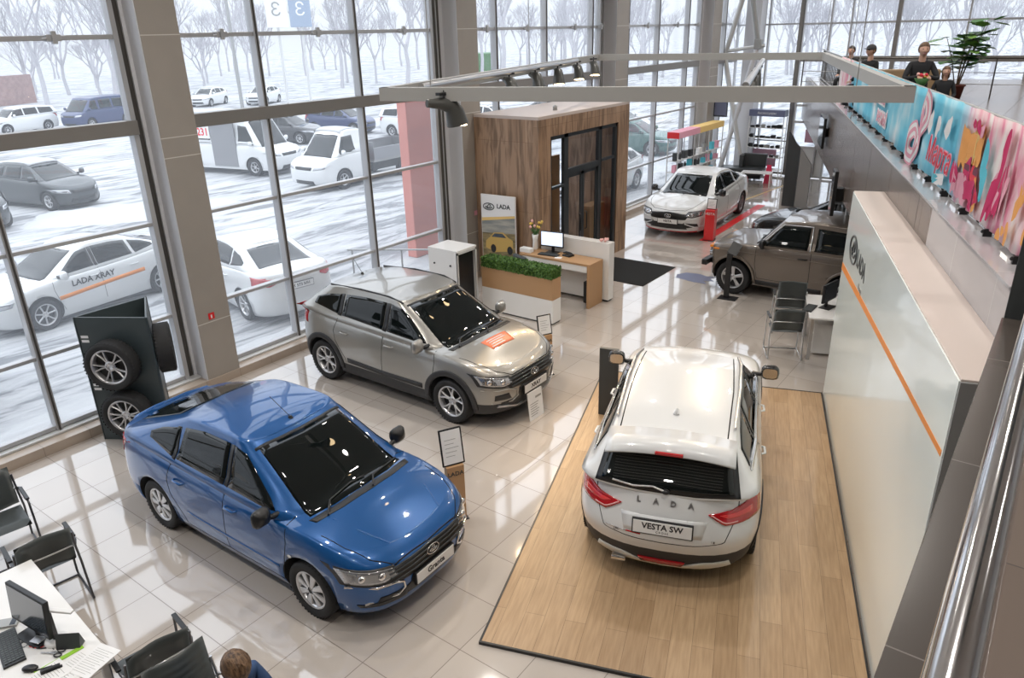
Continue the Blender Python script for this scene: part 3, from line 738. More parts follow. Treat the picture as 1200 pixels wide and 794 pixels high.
def niva(loc,rz):
    c=Car('offroad_car','grey-brown boxy off-road car parked partly under the gallery',NV,loc,rz,'showroom cars')
    c.wheels(('wide',5,'rim_silver'))
    c.patch('windshield',[(.98,.60),(1.0,.3),(1.0,0),(1.0,-.3),(.98,-.60)],[(.60,.55),(.62,.3),(.62,0),(.62,-.3),(.60,-.55)],'T','car_glass',.005,16,8)
    side_glass(c,[([(.80,1.09),(-.04,1.10)],[(.50,1.49),(-.04,1.515)]),([(-.17,1.10),(-1.28,1.115)],[(-.17,1.51),(-1.22,1.47)])])
    c.tubeon('window_trim',[(.86,1.075),(.46,1.515),(-.08,1.53),(-.10,1.09)],'L',.012,'satin_metal',.006,True)
    c.patch('rear_window',[(-.56,1.13),(.56,1.13)],[(-.52,1.46),(.52,1.46)],'B','car_glass',.005,10,6)
    c.gap([(.92,1.06),(.92,.7),(.86,.42)]); c.gap([(-.12,1.06),(-.13,.7),(-.13,.42)]); c.gap([(.86,.42),(.3,.42),(-.13,.42)])
    c.gap([(1.0,.70),(1.83,.66),(1.85,0)],'T',True)
    c.strip('side_crease',[(1.7,.90),(.9,.905),(-1.5,.91)],.012,'L','paint_niva',.008,24,True)
    for xc in (1.35,-.85): c.arc_band('wheel_arch_trim',xc,.36,.417,.46,0,180,'paint_niva',.022)
    c.handle((.02,),.93,'black_plastic'); c.mirror_(.78,1.13,sc=1.1,y=.72,w=.17)
    c.patch('grille',[(-.45,.68),(.45,.68)],[(-.45,.88),(.45,.88)],'F','black_plastic',.01,10,4)
    for sg in (1,-1):
        b=MB(); p,n=c.hit('F',.60,.78); b.cyl((p.x-.03,sg*.60,.78),(p.x+.025,sg*.60,.78),.09,n=20); b.build('headlight','lamp_clear',c.root)
        b=MB(); b.box(p.x-.05,p.x+.02,sg*.60-.12,sg*.60+.12,.895,.95,.008); b.build('indicator','lamp_orange',c.root)
        b=MB(); q,n=c.hit('L',1.72,.90); b.box(1.66,1.78,sg*(q.y+.0)-.012,sg*(q.y)+.012,.885,.92,.004); b.build('side_repeater','lamp_orange',c.root)
    b=MB(); b.box(1.92,2.04,-.74,.74,.50,.62,.02); b.box(1.8,1.95,-.5,-.4,.5,.6); b.box(1.8,1.95,.4,.5,.5,.6); b.build('bumper','black_plastic',c.root)
    b=MB(); b.box(-1.80,-1.67,-.74,.74,.50,.62,.02); b.build('bumper','black_plastic',c.root)
    c.plate(False,.72,''); 
    b=MB()
    for sg in (1,-1):
        b=MB(); b.box(-1.3,.45,sg*.645-.012,sg*.645+.012,1.525,1.54,.004); b.build('roof_gutter','paint_niva',c.root)
    c.wipers([[(1.04,-.4),(.93,-.3),(.9,.0)],[(1.04,.05),(.93,.15),(.9,.45)]])
    c.strip('rocker_trim',[(.88,.33),(-.38,.33)],.10,'L','black_plastic',.01,16,True)
    return c
HB=dict(W=.89,xf=2.1,xr=-2.15,zc=.18,wb=2.64,r=.315,tw=.2,rr=.21,zm=.54,clz=.34,paint='paint_grey',lf=.75,lr=.5,nf=2.5,nr=3,
    belt=[(-2.15,1.05),(-1.7,1.07),(-1.0,1.0),(0,.95),(1.0,.93),(1.5,.88),(2.1,.72)],
    gh=dict(bf=1.25,br=-2.05,wb=.79,tf=.3,tr=-1.45,wt=.59,roof=[(-1.45,1.38),(-.8,1.45),(0,1.46),(.3,1.42)],lfb=.5,lft=.22,lrb=.35,lrt=.25,crown=.045),crown=.07)
WG=dict(HB,W=.86,belt=[(-2.2,1.08),(-1.0,1.05),(0,1.0),(1.0,1.0),(1.5,.95),(2.1,.80)],xr=-2.3,
    gh=dict(bf=1.2,br=-2.25,wb=.79,tf=.45,tr=-2.05,wt=.64,roof=[(-2.05,1.50),(-.8,1.57),(0,1.58),(.45,1.53)],lfb=.4,lft=.2,lrb=.2,lrt=.2,nr=4.,crown=.04))
VN=dict(W=.95,xf=2.35,xr=-2.45,zc=.25,wb=2.9,r=.34,tw=.2,rr=.22,zm=.7,clz=.42,paint='paint_van_blue',lf=.35,lr=.2,nf=3,nr=4,cat='van',
    belt=[(-2.45,1.15),(0,1.15),(1.2,1.14),(1.9,1.08),(2.35,.95)],ws=[.9,.96,1,1,1,.99,.97,.94],
    gh=dict(bf=1.95,br=-2.42,wb=.88,tf=1.15,tr=-2.35,wt=.80,roof=[(-2.35,1.88),(0,1.93),(1.15,1.88)],lfb=.4,lft=.25,lrb=.12,lrt=.12,nr=4.5,nf=3,crown=.05,bulge=.01),crown=.06)
MBS=dict(VN,W=1.0,xf=2.75,xr=-2.85,wb=3.3,r=.36,cat='minibus',paint='paint_white',belt=[(-2.85,1.2),(0,1.2),(1.4,1.2),(2.1,1.12),(2.75,.95)],
    gh=dict(bf=2.1,br=-2.82,wb=.93,tf=1.35,tr=-2.7,wt=.80,roof=[(-2.7,2.35),(0,2.42),(1.35,2.3)],lfb=.4,lft=.25,lrb=.12,lrt=.15,nr=4.5,nf=3,crown=.08,bulge=.01))
GZ=dict(VN,W=.98,xf=2.75,xr=.2,wb=3.3,r=.36,cat='truck',paint='paint_white',lf=.4,belt=[(.2,1.25),(1.4,1.22),(2.1,1.12),(2.75,.95)],
    wx=[(.2,1),(1.5,1),(2.75,.95)],gh=dict(bf=2.1,br=.25,wb=.92,tf=1.40,tr=.35,wt=.72,roof=[(.35,2.02),(1.0,2.06),(1.4,2.0)],lfb=.35,lft=.22,lrb=.12,lrt=.12,nr=4.5,nf=3,crown=.05,bulge=.01))
def simple_car(name,label,S,loc,rz,wins,ws_t,rw=None,group=None,paint=None,wheel=('plain',6,'rim_silver'),snow=False):
    S=dict(S); 
    if paint: S['paint']=paint
    c=Car(name,label,S,loc,rz,group,sub=2,cut=True); c.wheels(wheel)
    G=S['gh']; wf=G['wb']*.8; wt=G['wt']*.86
    c.patch('windshield',[(G['bf']-.09,wf),(G['bf']-.01,0),(G['bf']-.09,-wf)],[(G['tf']+.05,wt),(G['tf']+.09,0),(G['tf']+.05,-wt)],'T','car_glass',.005,16,6)
    side_glass(c,wins)
    if rw: c.patch('rear_window',rw[0],rw[1],'B','car_glass',.005,8,5)
    xf=S['xf']; b=S['belt'][-1][1]
    c.patch('headlight',[(.5*S['W'],b-.16),(.92*S['W'],b-.10)],[(.56*S['W'],b-.04),(.97*S['W'],b+.0)],'F','lamp_clear',.008,8,4,True)
    c.patch('grille',[(-.4,b-.16),(.4,b-.16)],[(-.44,b-.05),(.44,b-.05)],'F','black_plastic',.008,8,3)
    c.patch('lower_grille',[(-.5,.28),(.5,.28)],[(-.45,.42),(.45,.42)],'F','black_plastic',.008,8,3)
    c.patch('taillight',[(.74*S['W'],.85),(.93*S['W'],.85)],[(.74*S['W'],1.1),(.93*S['W'],1.1)],'B','lamp_red',.008,6,4,True)
    c.mirror_(G['bf']-.4,S['belt'][-3][1]+.12,sc=1.1,y=G['wb'],m=S['paint'])
    if snow:
        c.patch('snow_cover',[(G['tr']+.15,-G['wt']*.92),(G['tf']-.02,-G['wt']*.9)],[(G['tr']+.15,G['wt']*.92),(G['tf']-.02,G['wt']*.9)],'T','snow',.03,10,8)
    return c
# ---------------------------------------------------------------- room
GD=Vector((-.3302,.9439,0)); GN=Vector((.9439,.3302,0)); GW=Vector((-2.234,10.538,0))   # gallery frame
def gp(s,n,z=0.): return GW+GD*s+GN*n+Vector((0,0,z))
def tile_mat(name, base, var, grout, size, ox, oy, rough, gw=.0045, axes=(0,1), spec=.5, marble=.0, coat=0.):
    m=mat(name,base,rough,spec=spec,coat=coat); N,L=nodes(m); b=N['Principled BSDF']
    g=N.new('ShaderNodeNewGeometry'); sp=N.new('ShaderNodeSeparateXYZ'); tc=N.new('ShaderNodeTexCoord')
    L.new(tc.outputs['Object'],sp.inputs[0])
    def mth(op,a,b_=None,**k):
        n=N.new('ShaderNodeMath'); n.operation=op
        for i,v in enumerate((a,b_)):
            if v is None: continue
            if isinstance(v,(int,float)): n.inputs[i].default_value=v
            else: L.new(v,n.inputs[i])
        return n.outputs[0]
    cells=[];edge=[]
    sz=size if isinstance(size,tuple) else (size,size)
    for ax,off,s_ in ((axes[0],ox,sz[0]),(axes[1],oy,sz[1])):
        u=mth('DIVIDE',mth('SUBTRACT',sp.outputs[ax],off),s_); fl=mth('FLOOR',u); fr=mth('SUBTRACT',u,fl)
        d=mth('MULTIPLY',mth('MINIMUM',fr,mth('SUBTRACT',1.,fr)),s_); cells.append(fl); edge.append(d)
    e=mth('MINIMUM',edge[0],edge[1]); gm=mth('LESS_THAN',e,gw/2*1.0)
    cb=N.new('ShaderNodeCombineXYZ'); L.new(cells[0],cb.inputs[0]); L.new(cells[1],cb.inputs[1])
    wn=N.new('ShaderNodeTexWhiteNoise'); wn.noise_dimensions='2D'; L.new(cb.outputs[0],wn.inputs['Vector'])
    mx=N.new('ShaderNodeMix'); mx.data_type='RGBA'; mx.inputs[6].default_value=(*base,1); mx.inputs[7].default_value=(*var,1)
    L.new(wn.outputs['Value'],mx.inputs[0]); out=mx.outputs[2]
    if marble:
        nz=N.new('ShaderNodeTexNoise'); nz.inputs['Scale'].default_value=2.; nz.inputs['Detail'].default_value=9; nz.inputs['Distortion'].default_value=.6; mpg=N.new('ShaderNodeMapping'); mpg.inputs['Scale'].default_value=(5,5,.6)
        L.new(tc.outputs['Object'],mpg.inputs[0]); L.new(mpg.outputs[0],nz.inputs['Vector'])
        m3=N.new('ShaderNodeMix'); m3.data_type='RGBA'; m3.inputs[7].default_value=(*[c*(1+marble) for c in base],1)
        rr_=N.new('ShaderNodeValToRGB'); rr_.color_ramp.elements[0].position=.42; rr_.color_ramp.elements[1].position=.6; L.new(nz.outputs['Fac'],rr_.inputs[0]); L.new(rr_.outputs[0],m3.inputs[0]); L.new(out,m3.inputs[6]); out=m3.outputs[2]
    m2=N.new('ShaderNodeMix'); m2.data_type='RGBA'; m2.inputs[7].default_value=(*grout,1); L.new(gm,m2.inputs[0]); L.new(out,m2.inputs[6])
    L.new(m2.outputs[2],b.inputs['Base Color'])
    r=mth('ADD',mth('MULTIPLY',gm,.5),rough); L.new(r,b.inputs['Roughness'])
    return m
tile_mat('floor_tile',(.50,.445,.395),(.545,.49,.44),(.19,.155,.13),.6,.14,.108,.06,gw=.008,spec=1.,coat=.9)
tile_mat('gallery_tile',(.15,.118,.10),(.17,.135,.115),(.05,.04,.035),.6,.0,.144,.22,gw=.006)
tile_mat('edge_tile',(.06,.05,.044),(.07,.058,.05),(.16,.14,.13),(3.,1.2),0,.71,.25,gw=.006,axes=(0,1))
tile_mat('fascia_tile',(.44,.43,.445),(.48,.47,.485),(.40,.39,.39),(1.2,.68),.35,.02,.06,gw=.006,axes=(0,2),spec=1.0)
noise_col('column_tile',(.32,.29,.257),(.335,.302,.268),scale=3,rough=.42)
mat('joint_light',(.62,.59,.55),.5)
tile_mat('kerb_tile',(.40,.33,.27),(.44,.365,.30),(.22,.18,.15),(3.,.6),5,.108,.18,gw=.006,axes=(0,1))
mat('sill_tile',(.58,.53,.48),.2)
mat('mullion_dark',(.085,.078,.07),.35,metal=.3)
mat('mullion_silver',(.46,.46,.47),.35,metal=.35)
mat('transom_grey',(.25,.235,.22),.4,metal=.4)
mat('wall_white',(.72,.71,.69),.7); mat('wall_back_paint',(.16,.155,.15),.7)
mat('ceiling_paint',(.66,.64,.61),.8)
mat('column_white',(.66,.66,.68),.45)
# window glass: clear, with a milky veil mixed in to imitate snowfall haze outside
def glass_mat(name, veil, tint=(.945,.955,.965)):
    m=bpy.data.materials.new(name); m.use_nodes=True; N,L=nodes(m); N.clear()
    o=N.new('ShaderNodeOutputMaterial'); t=N.new('ShaderNodeBsdfTransparent'); t.inputs[0].default_value=(*tint,1)
    tr=N.new('ShaderNodeBsdfTranslucent'); tr.inputs[0].default_value=(.9,.94,1,1)
    gl=N.new('ShaderNodeBsdfGlossy'); gl.inputs['Roughness'].default_value=.02
    fr=N.new('ShaderNodeFresnel'); fr.inputs['IOR'].default_value=1.35
    a=N.new('ShaderNodeMixShader'); a.inputs[0].default_value=veil; L.new(t.outputs[0],a.inputs[1]); L.new(tr.outputs[0],a.inputs[2])
    ge=N.new('ShaderNodeNewGeometry'); mm=N.new('ShaderNodeMath'); mm.operation='MULTIPLY_ADD'; mm.inputs[1].default_value=-1; mm.inputs[2].default_value=1; L.new(ge.outputs['Backfacing'],mm.inputs[0])
    m2=N.new('ShaderNodeMath'); m2.operation='MULTIPLY'; L.new(mm.outputs[0],m2.inputs[0]); L.new(fr.outputs[0],m2.inputs[1])
    b=N.new('ShaderNodeMixShader'); L.new(m2.outputs[0],b.inputs[0]); L.new(a.outputs[0],b.inputs[1]); L.new(gl.outputs[0],b.inputs[2])
    L.new(b.outputs[0],o.inputs[0]); MAT[name]=m; return m
glass_mat('window_glass',.065); glass_mat('clear_glass',.0); 
def struct(mb,name,m=None,parent=None,mats=None,**k):
    o=mb.build(name,m,parent,mats=mats,**k)
    if not parent: o['kind']='structure'
    return o
HC=7.9; YF=27.55; XG=-10.47
struct(MB().box(-10.55,9,-3,YF+.05,-.18,0),'floor','floor_tile')
# door stripes on the floor
tag(struct(MB().box(-.115,.115,-2.3,2.5,.0,.003),'floor_stripe','red',loc=(-7.22,20.0,0),rot=(0,0,R(2.))),'red stripe on the floor beside the white sports sedan','floor marking',kind='thing')
MAT['yellow_mark']=mat('yellow_mark',(.62,.42,.16),.35)
tag(struct(MB().box(-.035,.035,-2.3,2.2,.0,.003),'floor_stripe','yellow_mark',loc=(-7.75,25.2,0),rot=(0,0,R(-6))),'thin ochre stripe on the floor leading to the far door','floor marking',kind='thing')
struct(MB().box(-10.55,9,-3,YF+.05,HC,HC+.3),'ceiling','ceiling_paint')
struct(MB().box(-10.8,9.2,-3.3,-3,0,HC),'wall_back','wall_back_paint')
struct(MB().box(9,9.3,-3.3,YF+.1,0,HC),'wall_right','wall_white')
# kerb along the window wall and far wall
k=MB(); k.box(-10.55,-10.11,-3,YF,0,.135,.004); struct(k,'baseboard_left','kerb_tile')
k=MB(); k.box(-10.52,-10.30,-3,YF,.135,.165,.004); struct(k,'trim_1','light_metal')
# columns
cols=[(5.56,6.12),(11.96,12.57),(18.30,18.95),(24.62,25.28)]
for i,(a,b) in enumerate(cols):
    c=MB(); c.box(-10.62,-10.13,a,b,0,HC,.004); c.mi=1
    for z in (1.04,3.53,3.80,5.12,6.4): c.box(-10.55,-10.1285,a-.0015,b+.0015,z-.006,z+.006)
    c.mi=2; c.box(-10.615,-10.135,a-.012,a-.001,0,HC,.002)
    struct(c,'column',None,mats=['column_tile','joint_light','column_white'])
# the big window bays
def window(n, spans, edge, zs, X0=XG, parent=None):
    e=empty('window_%d'%n,(0,0,0),kind='structure')
    y0,y1=spans[0],spans[-1]
    f=MB()
    for y in spans[1:-1]:
        f.mi=0; f.box(X0-.06,X0+.10,y-.035,y+.035,.16,HC,.004); f.mi=1; f.box(X0+.10,X0+.112,y-.012,y+.012,.16,HC)
    for z,h in zs:
        f.mi=2 if h>.1 else 0; f.box(X0-.05,X0+(.12 if h>.1 else .07),y0,y1,z-h/2,z+h/2,.004)
    f.mi=0; f.box(X0-.06,X0+.08,y0,y0+.07,.14,HC,.004)
    struct(f,'window_frame',None,e,mats=['mullion_silver','mullion_dark','transom_grey'])
    if edge:
        g=MB(); g.mi=0; g.box(X0-.06,X0+.09,edge[0]-.07,edge[0],.14,HC,.003)
        w=(edge[1]-edge[0]); g.mi=1
        g.box(X0-.06,X0+.02,edge[0],edge[0]+w*.56,.14,HC,.003); g.box(X0-.06,X0+.01,edge[0]+w*.66,edge[1],.14,HC,.003)
        g.mi=0; g.box(X0-.06,X0+.035,edge[0]+w*.56,edge[0]+w*.66,.14,HC)
        struct(g,'window_edge_profile',None,e,mats=['mullion_silver','mullion_dark'])
    p=MB(); p.box(X0-.018,X0-.010,y0,y1,.16,HC); struct(p,'window_pane','window_glass',e)
    # clamps on the thin upper transom
    for a,b in zip(spans,spans[1:]):
        y=(a+b)/2+.15; c=MB(); c.box(X0+.05,X0+.13,y-.09,y+.09,5.07,5.15,.006); c.box(X0+.10,X0+.15,y-.03,y+.03,5.04,5.19,.006); c.tube([(X0+.12,y-.14,5.10),(X0+.12,y+.14,5.13)],.012,6)
        struct(c,'window_latch','mullion_silver',e)
    return e
ZS=[(.20,.06),(1.22,.05),(2.62,.05),(3.96,.19),(5.11,.06),(6.4,.06),(7.6,.19)]
window(1,[-3,-.65,1.40,3.45,5.40],(5.40,5.58),ZS)
window(2,[6.0,7.52,9.55,11.53],(11.53,11.80),ZS)
window(3,[12.5,13.52,15.42,17.5,17.92],(17.92,18.18),ZS)
window(4,[18.9,19.4,21.25,23.3,24.22],(24.22,24.45),ZS)
window(5,[25.2,26.3,YF],None,ZS)
# jamb boards between glass and column
struct(MB().box(-10.60,-10.42,5.50,5.57,0,HC),'trim_2','column_white'); struct(MB().box(-10.66,-10.50,11.80,11.97,0,HC),'trim_3','column_white')
struct(MB().box(-10.66,-10.50,18.18,18.31,0,HC),'trim_4','column_white'); struct(MB().box(-10.66,-10.50,24.45,24.63,0,HC),'trim_5','column_white')
# far wall glazing (faces -Y)
def far_window(n, xs, zs, thick):
    e=empty('window_%d'%n,(0,0,0),kind='structure'); f=MB()
    for i,x in enumerate(xs):
        w=thick.get(i,.05); f.mi=1 if w>.1 else 0; f.box(x-w/2,x+w/2,YF-.10,YF+.06,.05,HC,.004)
    f.mi=0
    for z,h in zs:
        f.mi=2 if h>.1 else 0; f.box(xs[0],xs[-1],YF-.08,YF+.05,z-h/2,z+h/2,.004)
    struct(f,'window_frame',None,e,mats=['mullion_silver','transom_grey','transom_grey'])
    struct(MB().box(xs[0],xs[-1],YF+.0,YF+.01,.05,HC),'window_pane','window_glass',e)
far_window(6,[-10.4,-9.3,-8.22],[(.10,.08),(1.22,.04),(2.95,.05),(3.96,.05),(5.06,.05),(6.4,.05)],{2:.15})
far_window(7,[-8.15,-7.27,-6.64,-5.26,-3.33,-1.62,.2,2.0,3.8,5.6,7.4,8.95],[(3.05,.05),(3.96,.17),(5.05,.06),(6.4,.05)],{3:.13,5:.1})
d=empty('door_1',(0,0,0),kind='structure'); f=MB(); f.mi=0
f.box(-8.15,-8.08,YF-.09,YF+.04,0,3.05); f.box(-7.0,-6.93,YF-.09,YF+.04,0,3.05); f.box(-6.0,-5.93,YF-.09,YF+.04,0,3.05)
for z in (.06,1.05,1.9,2.45): f.box(-8.1,-5.93,YF-.07,YF+.02,z-.035,z+.035)
struct(f,'door_frame','light_metal',d); struct(MB().box(-8.1,-5.93,YF-.0,YF+.01,.05,3.0),'door_glass','window_glass',d)
struct(MB().box(-8.05,-7.02,YF-.03,YF+.0,.09,1.03),'door_panel','white_plastic',d)
struct(MB().box(-5.93,9,YF-.05,YF+.1,0,3.05),'wall_far','wall_white')
# corner column and steel cross bracing
c=MB(); c.box(-10.45,-9.95,26.75,27.45,0,HC,.01); 
c=MB(); c.box(-9.95,-9.42,26.95,27.5,0,HC,.01); struct(c,'column','column_white')
def brace(a,b,r=.085,m='column_white'):
    q=MB(); q.cyl(a,b,r,n=14); return q
q=MB(); q.cyl((-10.0,26.4,.16),(-9.66,26.5,3.9),.08); q.cyl((-9.66,26.5,3.9),(-9.42,26.5,5.9),.08)
bx=empty('steel_cross_brace',(-9.95,26.5,0),label='white and grey steel tubes crossing in the far corner by the corner column',cat='bracing')
bx['kind']='structure'
for (x0,z0,x1,z1,m) in ((-10.30,.14,-9.28,4.45,'column_white'),(-9.40,.14,-10.42,4.1,'light_metal'),(-9.28,4.45,-9.9,7.2,'grey_metal'),(-10.42,4.1,-9.6,7.2,'light_metal')):
    q=MB(); q.cyl((x0+9.95,0,z0),(x1+9.95,0,z1),.085,n=14); q.build('brace_tube',m,bx)
q=MB(); q.cyl((.10,-.04,2.35),(.10,.06,2.35),.16,n=16); q.build('gusset_plate','light_metal',bx)
q=MB(); q.box(.55,.80,-.1,.1,4.30,4.62,.02); q.build('gusset_plate','grey_metal',bx)
q=MB(); q.cyl((-.60,0,4.22),(.9,0,4.42),.06,n=12); q.build('brace_tube','light_metal',bx)
# gallery slab with polished fascia
P=[(-.125,-3.0),(-.125,5.72),(GW.x+GN.x*.4+GD.x*18,GW.y+GN.y*.4+GD.y*18)]
P[2]=(-7.86,YF-.12)
slab=MB(); slab.prism([(-.125,-3),(9,-3),(9,YF-.12),P[2],P[1]],2.05,3.385); struct(slab,'floor_gallery','gallery_tile')
# fascia cladding as its own slab, own axes along the edge
def along(name,s0,s1,n0,n1,z0,z1,m,bev=0.,label=None,cat=None,kind='structure',parent=None):
    b=MB(); b.box(0,abs(s1-s0),0,n1-n0,0,z1-z0,bev)
    o=b.build(name,m,parent); p=gp(s1,n0,z0); o.location=p; o.rotation_euler=(0,0,math.atan2(-GD.y,-GD.x))
    return tag(o,label,cat,kind=kind)
# local +x runs towards the camera (-D), local +y = +N direction flipped -> build with negative y
def alongD(name,s0,s1,n0,n1,z0,z1,m,bev=0.,**k):
    b=MB(); b.box(0,s1-s0,-(n1-n0),0,0,z1-z0,bev)
    o=b.build(name,m,k.get('parent')); o.location=gp(s0,n0,z0); o.rotation_euler=(0,0,math.atan2(GD.y,GD.x))
    if not k.get('parent'): tag(o,k.get('label'),k.get('cat'),k.get('group'),k.get('kind','structure'))
    return o
alongD('wall_fascia',-5.26,17.3,.385,.40,2.05,3.385,'fascia_tile')
alongD('trim_6',-5.26,17.3,.36,.60,3.385,3.41,'fascia_tile',.004)
alongD('trim_7',-5.26,17.3,.37,.42,2.02,2.05,'light_metal')
alongD('wall_edge',-5.3,17,3.2,3.3,0,2.05,'wall_white')
struct(MB().box(-.14,-.02,-3,5.02,3.385,3.41,.003),'trim_8','edge_tile')
struct(MB().box(-.128,-.120,-3,5.72,2.05,3.385),'wall_near','gallery_tile')
struct(MB().box(-.13,.45,5.02,5.62,3.385,HC,.004),'column','dark_panel')
sc=MB(); sc.box(-.09,.09,-.09,.09,0,2.05,.006); struct(sc,'column','grey_metal',loc=gp(4.75,.62),rot=(0,0,math.atan2(GD.y,GD.x)))
# wooden platform
m=mat('oak_floor',(.46,.30,.16),.32,spec=.4); N,L=nodes(m); b=N['Principled BSDF']
tc=N.new('ShaderNodeTexCoord'); mp=N.new('ShaderNodeMapping'); mp.inputs['Rotation'].default_value=(0,0,pi/2); L.new(tc.outputs['Object'],mp.inputs['Vector'])
br=N.new('ShaderNodeTexBrick'); br.offset=.37; br.inputs['Scale'].default_value=1.; br.inputs['Brick Width'].default_value=1.25; br.inputs['Row Height'].default_value=.19; br.inputs['Mortar Size'].default_value=.0015
br.inputs['Color1'].default_value=(.50,.345,.205,1); br.inputs['Color2'].default_value=(.40,.265,.15,1); br.inputs['Mortar'].default_value=(.16,.10,.055,1); L.new(mp.outputs[0],br.inputs['Vector'])
nz=N.new('ShaderNodeTexNoise'); nz.inputs['Scale'].default_value=3.; nz.inputs['Detail'].default_value=6; mp2=N.new('ShaderNodeMapping'); mp2.inputs['Scale'].default_value=(14,1,1); L.new(tc.outputs['Object'],mp2.inputs[0]); L.new(mp2.outputs[0],nz.inputs['Vector'])
mx=N.new('ShaderNodeMix'); mx.data_type='RGBA'; mx.blend_type='MULTIPLY'; mx.inputs[0].default_value=.55
cr=N.new('ShaderNodeValToRGB'); cr.color_ramp.elements[0].position=.3; cr.color_ramp.elements[0].color=(.62,.56,.5,1); cr.color_ramp.elements[1].position=.65; L.new(nz.outputs['Fac'],cr.inputs[0])
L.new(br.outputs['Color'],mx.inputs[6]); L.new(cr.outputs[0],mx.inputs[7]); L.new(mx.outputs[2],b.inputs['Base Color'])
rzP=math.atan2(-GD.x,GD.y)   # local y along D
pl=empty('display_platform',gp(-2.97,-1.64,0),rzP,'low oak-plank platform with a dark metal edge under the white estate car','platform')
MB().box(-1.61,1.61,-2.95,2.95,0,.028).build('plank_deck','oak_floor',pl)
MB().box(-1.63,-1.61,-2.97,2.97,0,.032).build('edge_strip','black_plastic',pl); MB().box(1.61,1.63,-2.97,2.97,0,.032).build('edge_strip','black_plastic',pl)
MB().box(-1.61,1.61,-2.97,-2.95,0,.032).build('edge_strip','black_plastic',pl); MB().box(-1.61,1.61,2.95,2.97,0,.032).build('edge_strip','black_plastic',pl)
# free-standing lightbox partition with the orange line
mat('lightbox_white',(.85,.92,.90),.18,coat=.4); mat('lightbox_top',(.68,.59,.54),.5); mat('lightbox_end',(.27,.28,.28),.4)
lb=empty('partition',gp(-2.965,0,0),rzP,'tall white free-standing partition with orange line and oval emblem beside the platform','partition')
MB().box(0.01,.385,-2.965,2.965,0,3.0,.004).build('core','lightbox_top',lb)
MB().box(0,.012,-2.96,2.96,.03,2.985,.002).build('front_panel','lightbox_white',lb)
MB().box(.005,.385,-2.985,-2.965,0,2.985).build('end_panel','lightbox_end',lb); MB().box(.005,.385,2.965,2.985,0,2.985).build('end_panel','lightbox_end',lb)
# orange line: local y from far end (+2.96, z 1.95) to near end
b=MB(); b.mi=0
def lb_pt(s,z,off=-.003): return (off,s+2.965,z)
V=[lb_pt(0,1.93),lb_pt(-.02,2.03),lb_pt(-5.9,2.475),lb_pt(-5.9,2.43)]
mo('orange_line',[Vector(v) for v in V]+[Vector(v)+Vector((.01,0,0)) for v in V],[(0,1,2,3),(7,6,5,4),(0,4,5,1),(1,5,6,2),(2,6,7,3),(3,7,4,0)],'orange',lb)
M=frame_mtx(lb_pt(-.86,2.43,-.004),(0,-1,0),(0,0,1)); lada_badge('emblem',.62,M,lb,'dark_panel')
text('LADA',.28,'dark_panel',frame_mtx(lb_pt(-1.58,2.43,-.003),(0,-1,0),(0,0,1)),lb,'emblem_lettering',bold=.006)
text('Центр',.09,'grey_metal',frame_mtx(lb_pt(-1.75,2.20,-.003),(0,-1,0),(0,0,1)),lb,'emblem_lettering')
# camera-side handrail
h=empty('handrail',(.0115,2,3.385),label='thick polished chrome handrail in the right foreground above the gallery edge',cat='railing')
b=MB(); b.cyl((0,-4.9,1.055),(0,3.0,1.055),.026,n=24); b.build('top_tube','chrome',h)
for y in (-4.5,-3.2,-.9,2.9):
    b=MB(); b.cyl((0,y,0),(0,y,1.04),.02,n=14); b.build('post','chrome',h)
# gallery railing behind the banner
rl=empty('gallery_railing',gp(6,.62,3.385),math.atan2(GD.y,GD.x),'grey metal railing along the gallery edge carrying the banner','railing')
MB().box(-11.2,10.8,-.02,.02,.88,.91,.004).build('top_rail','grey_metal',rl); MB().box(-11.2,10.8,-.012,.012,.06,.085).build('bottom_rail','grey_metal',rl)
i=0
for k in range(60):
    s=-11.1+k*.36
    if s<-9.0 and False: continue
    MB().box(s-.011,s+.011,-.011,.011,0,.88).build('baluster','mullion_dark',rl)
# second railing across the gallery behind the people, parallel to the far wall
r2=empty('stair_railing',(-3.0,20.6,3.385),label='thin dark railing crossing the gallery behind the seated people',cat='railing')
MB().cyl((-3.0,0,.86),(2.6,0,.86),.022).build('top_rail','mullion_dark',r2)
for k in range(5): MB().cyl((-3.0+k*1.4,0,0),(-3.0+k*1.4,0,.86),.016).build('post','mullion_dark',r2)
for z in (.3,.55): MB().cyl((-3.0,0,z),(2.6,0,z),.008).build('middle_rail','grey_metal',r2)
# ---------------------------------------------------------------- banner
m=mat('banner_fabric',(.3,.65,.8),.75); N,L=nodes(m); b=N['Principled BSDF']
tc=N.new('ShaderNodeTexCoord'); sp=N.new('ShaderNodeSeparateXYZ'); L.new(tc.outputs['Object'],sp.inputs[0])
nz=N.new('ShaderNodeTexNoise'); nz.inputs['Scale'].default_value=1.3; nz.inputs['Detail'].default_value=3; mp=N.new('ShaderNodeMapping'); mp.inputs['Scale'].default_value=(1.,1.,.9); L.new(tc.outputs['Object'],mp.inputs[0]); L.new(mp.outputs[0],nz.inputs['Vector'])
cr=N.new('ShaderNodeValToRGB'); E_=cr.color_ramp.elements; E_[0].position=.42; E_[0].color=(.13,.52,.70,1); E_[1].position=.68; E_[1].color=(.72,.82,.86,1); e=E_.new(.53); e.color=(.26,.62,.76,1); L.new(nz.outputs['Fac'],cr.inputs[0])
r2_=N.new('ShaderNodeValToRGB'); E_=r2_.color_ramp.elements; E_[0].position=.0; E_[0].color=(1,1,1,1); E_[1].position=1.; E_[1].color=(1,1,1,1)
e=E_.new(.07); e.color=(0,0,0,1); e=E_.new(.785); e.color=(0,0,0,1); e=E_.new(.83); e.color=(1,1,1,1)
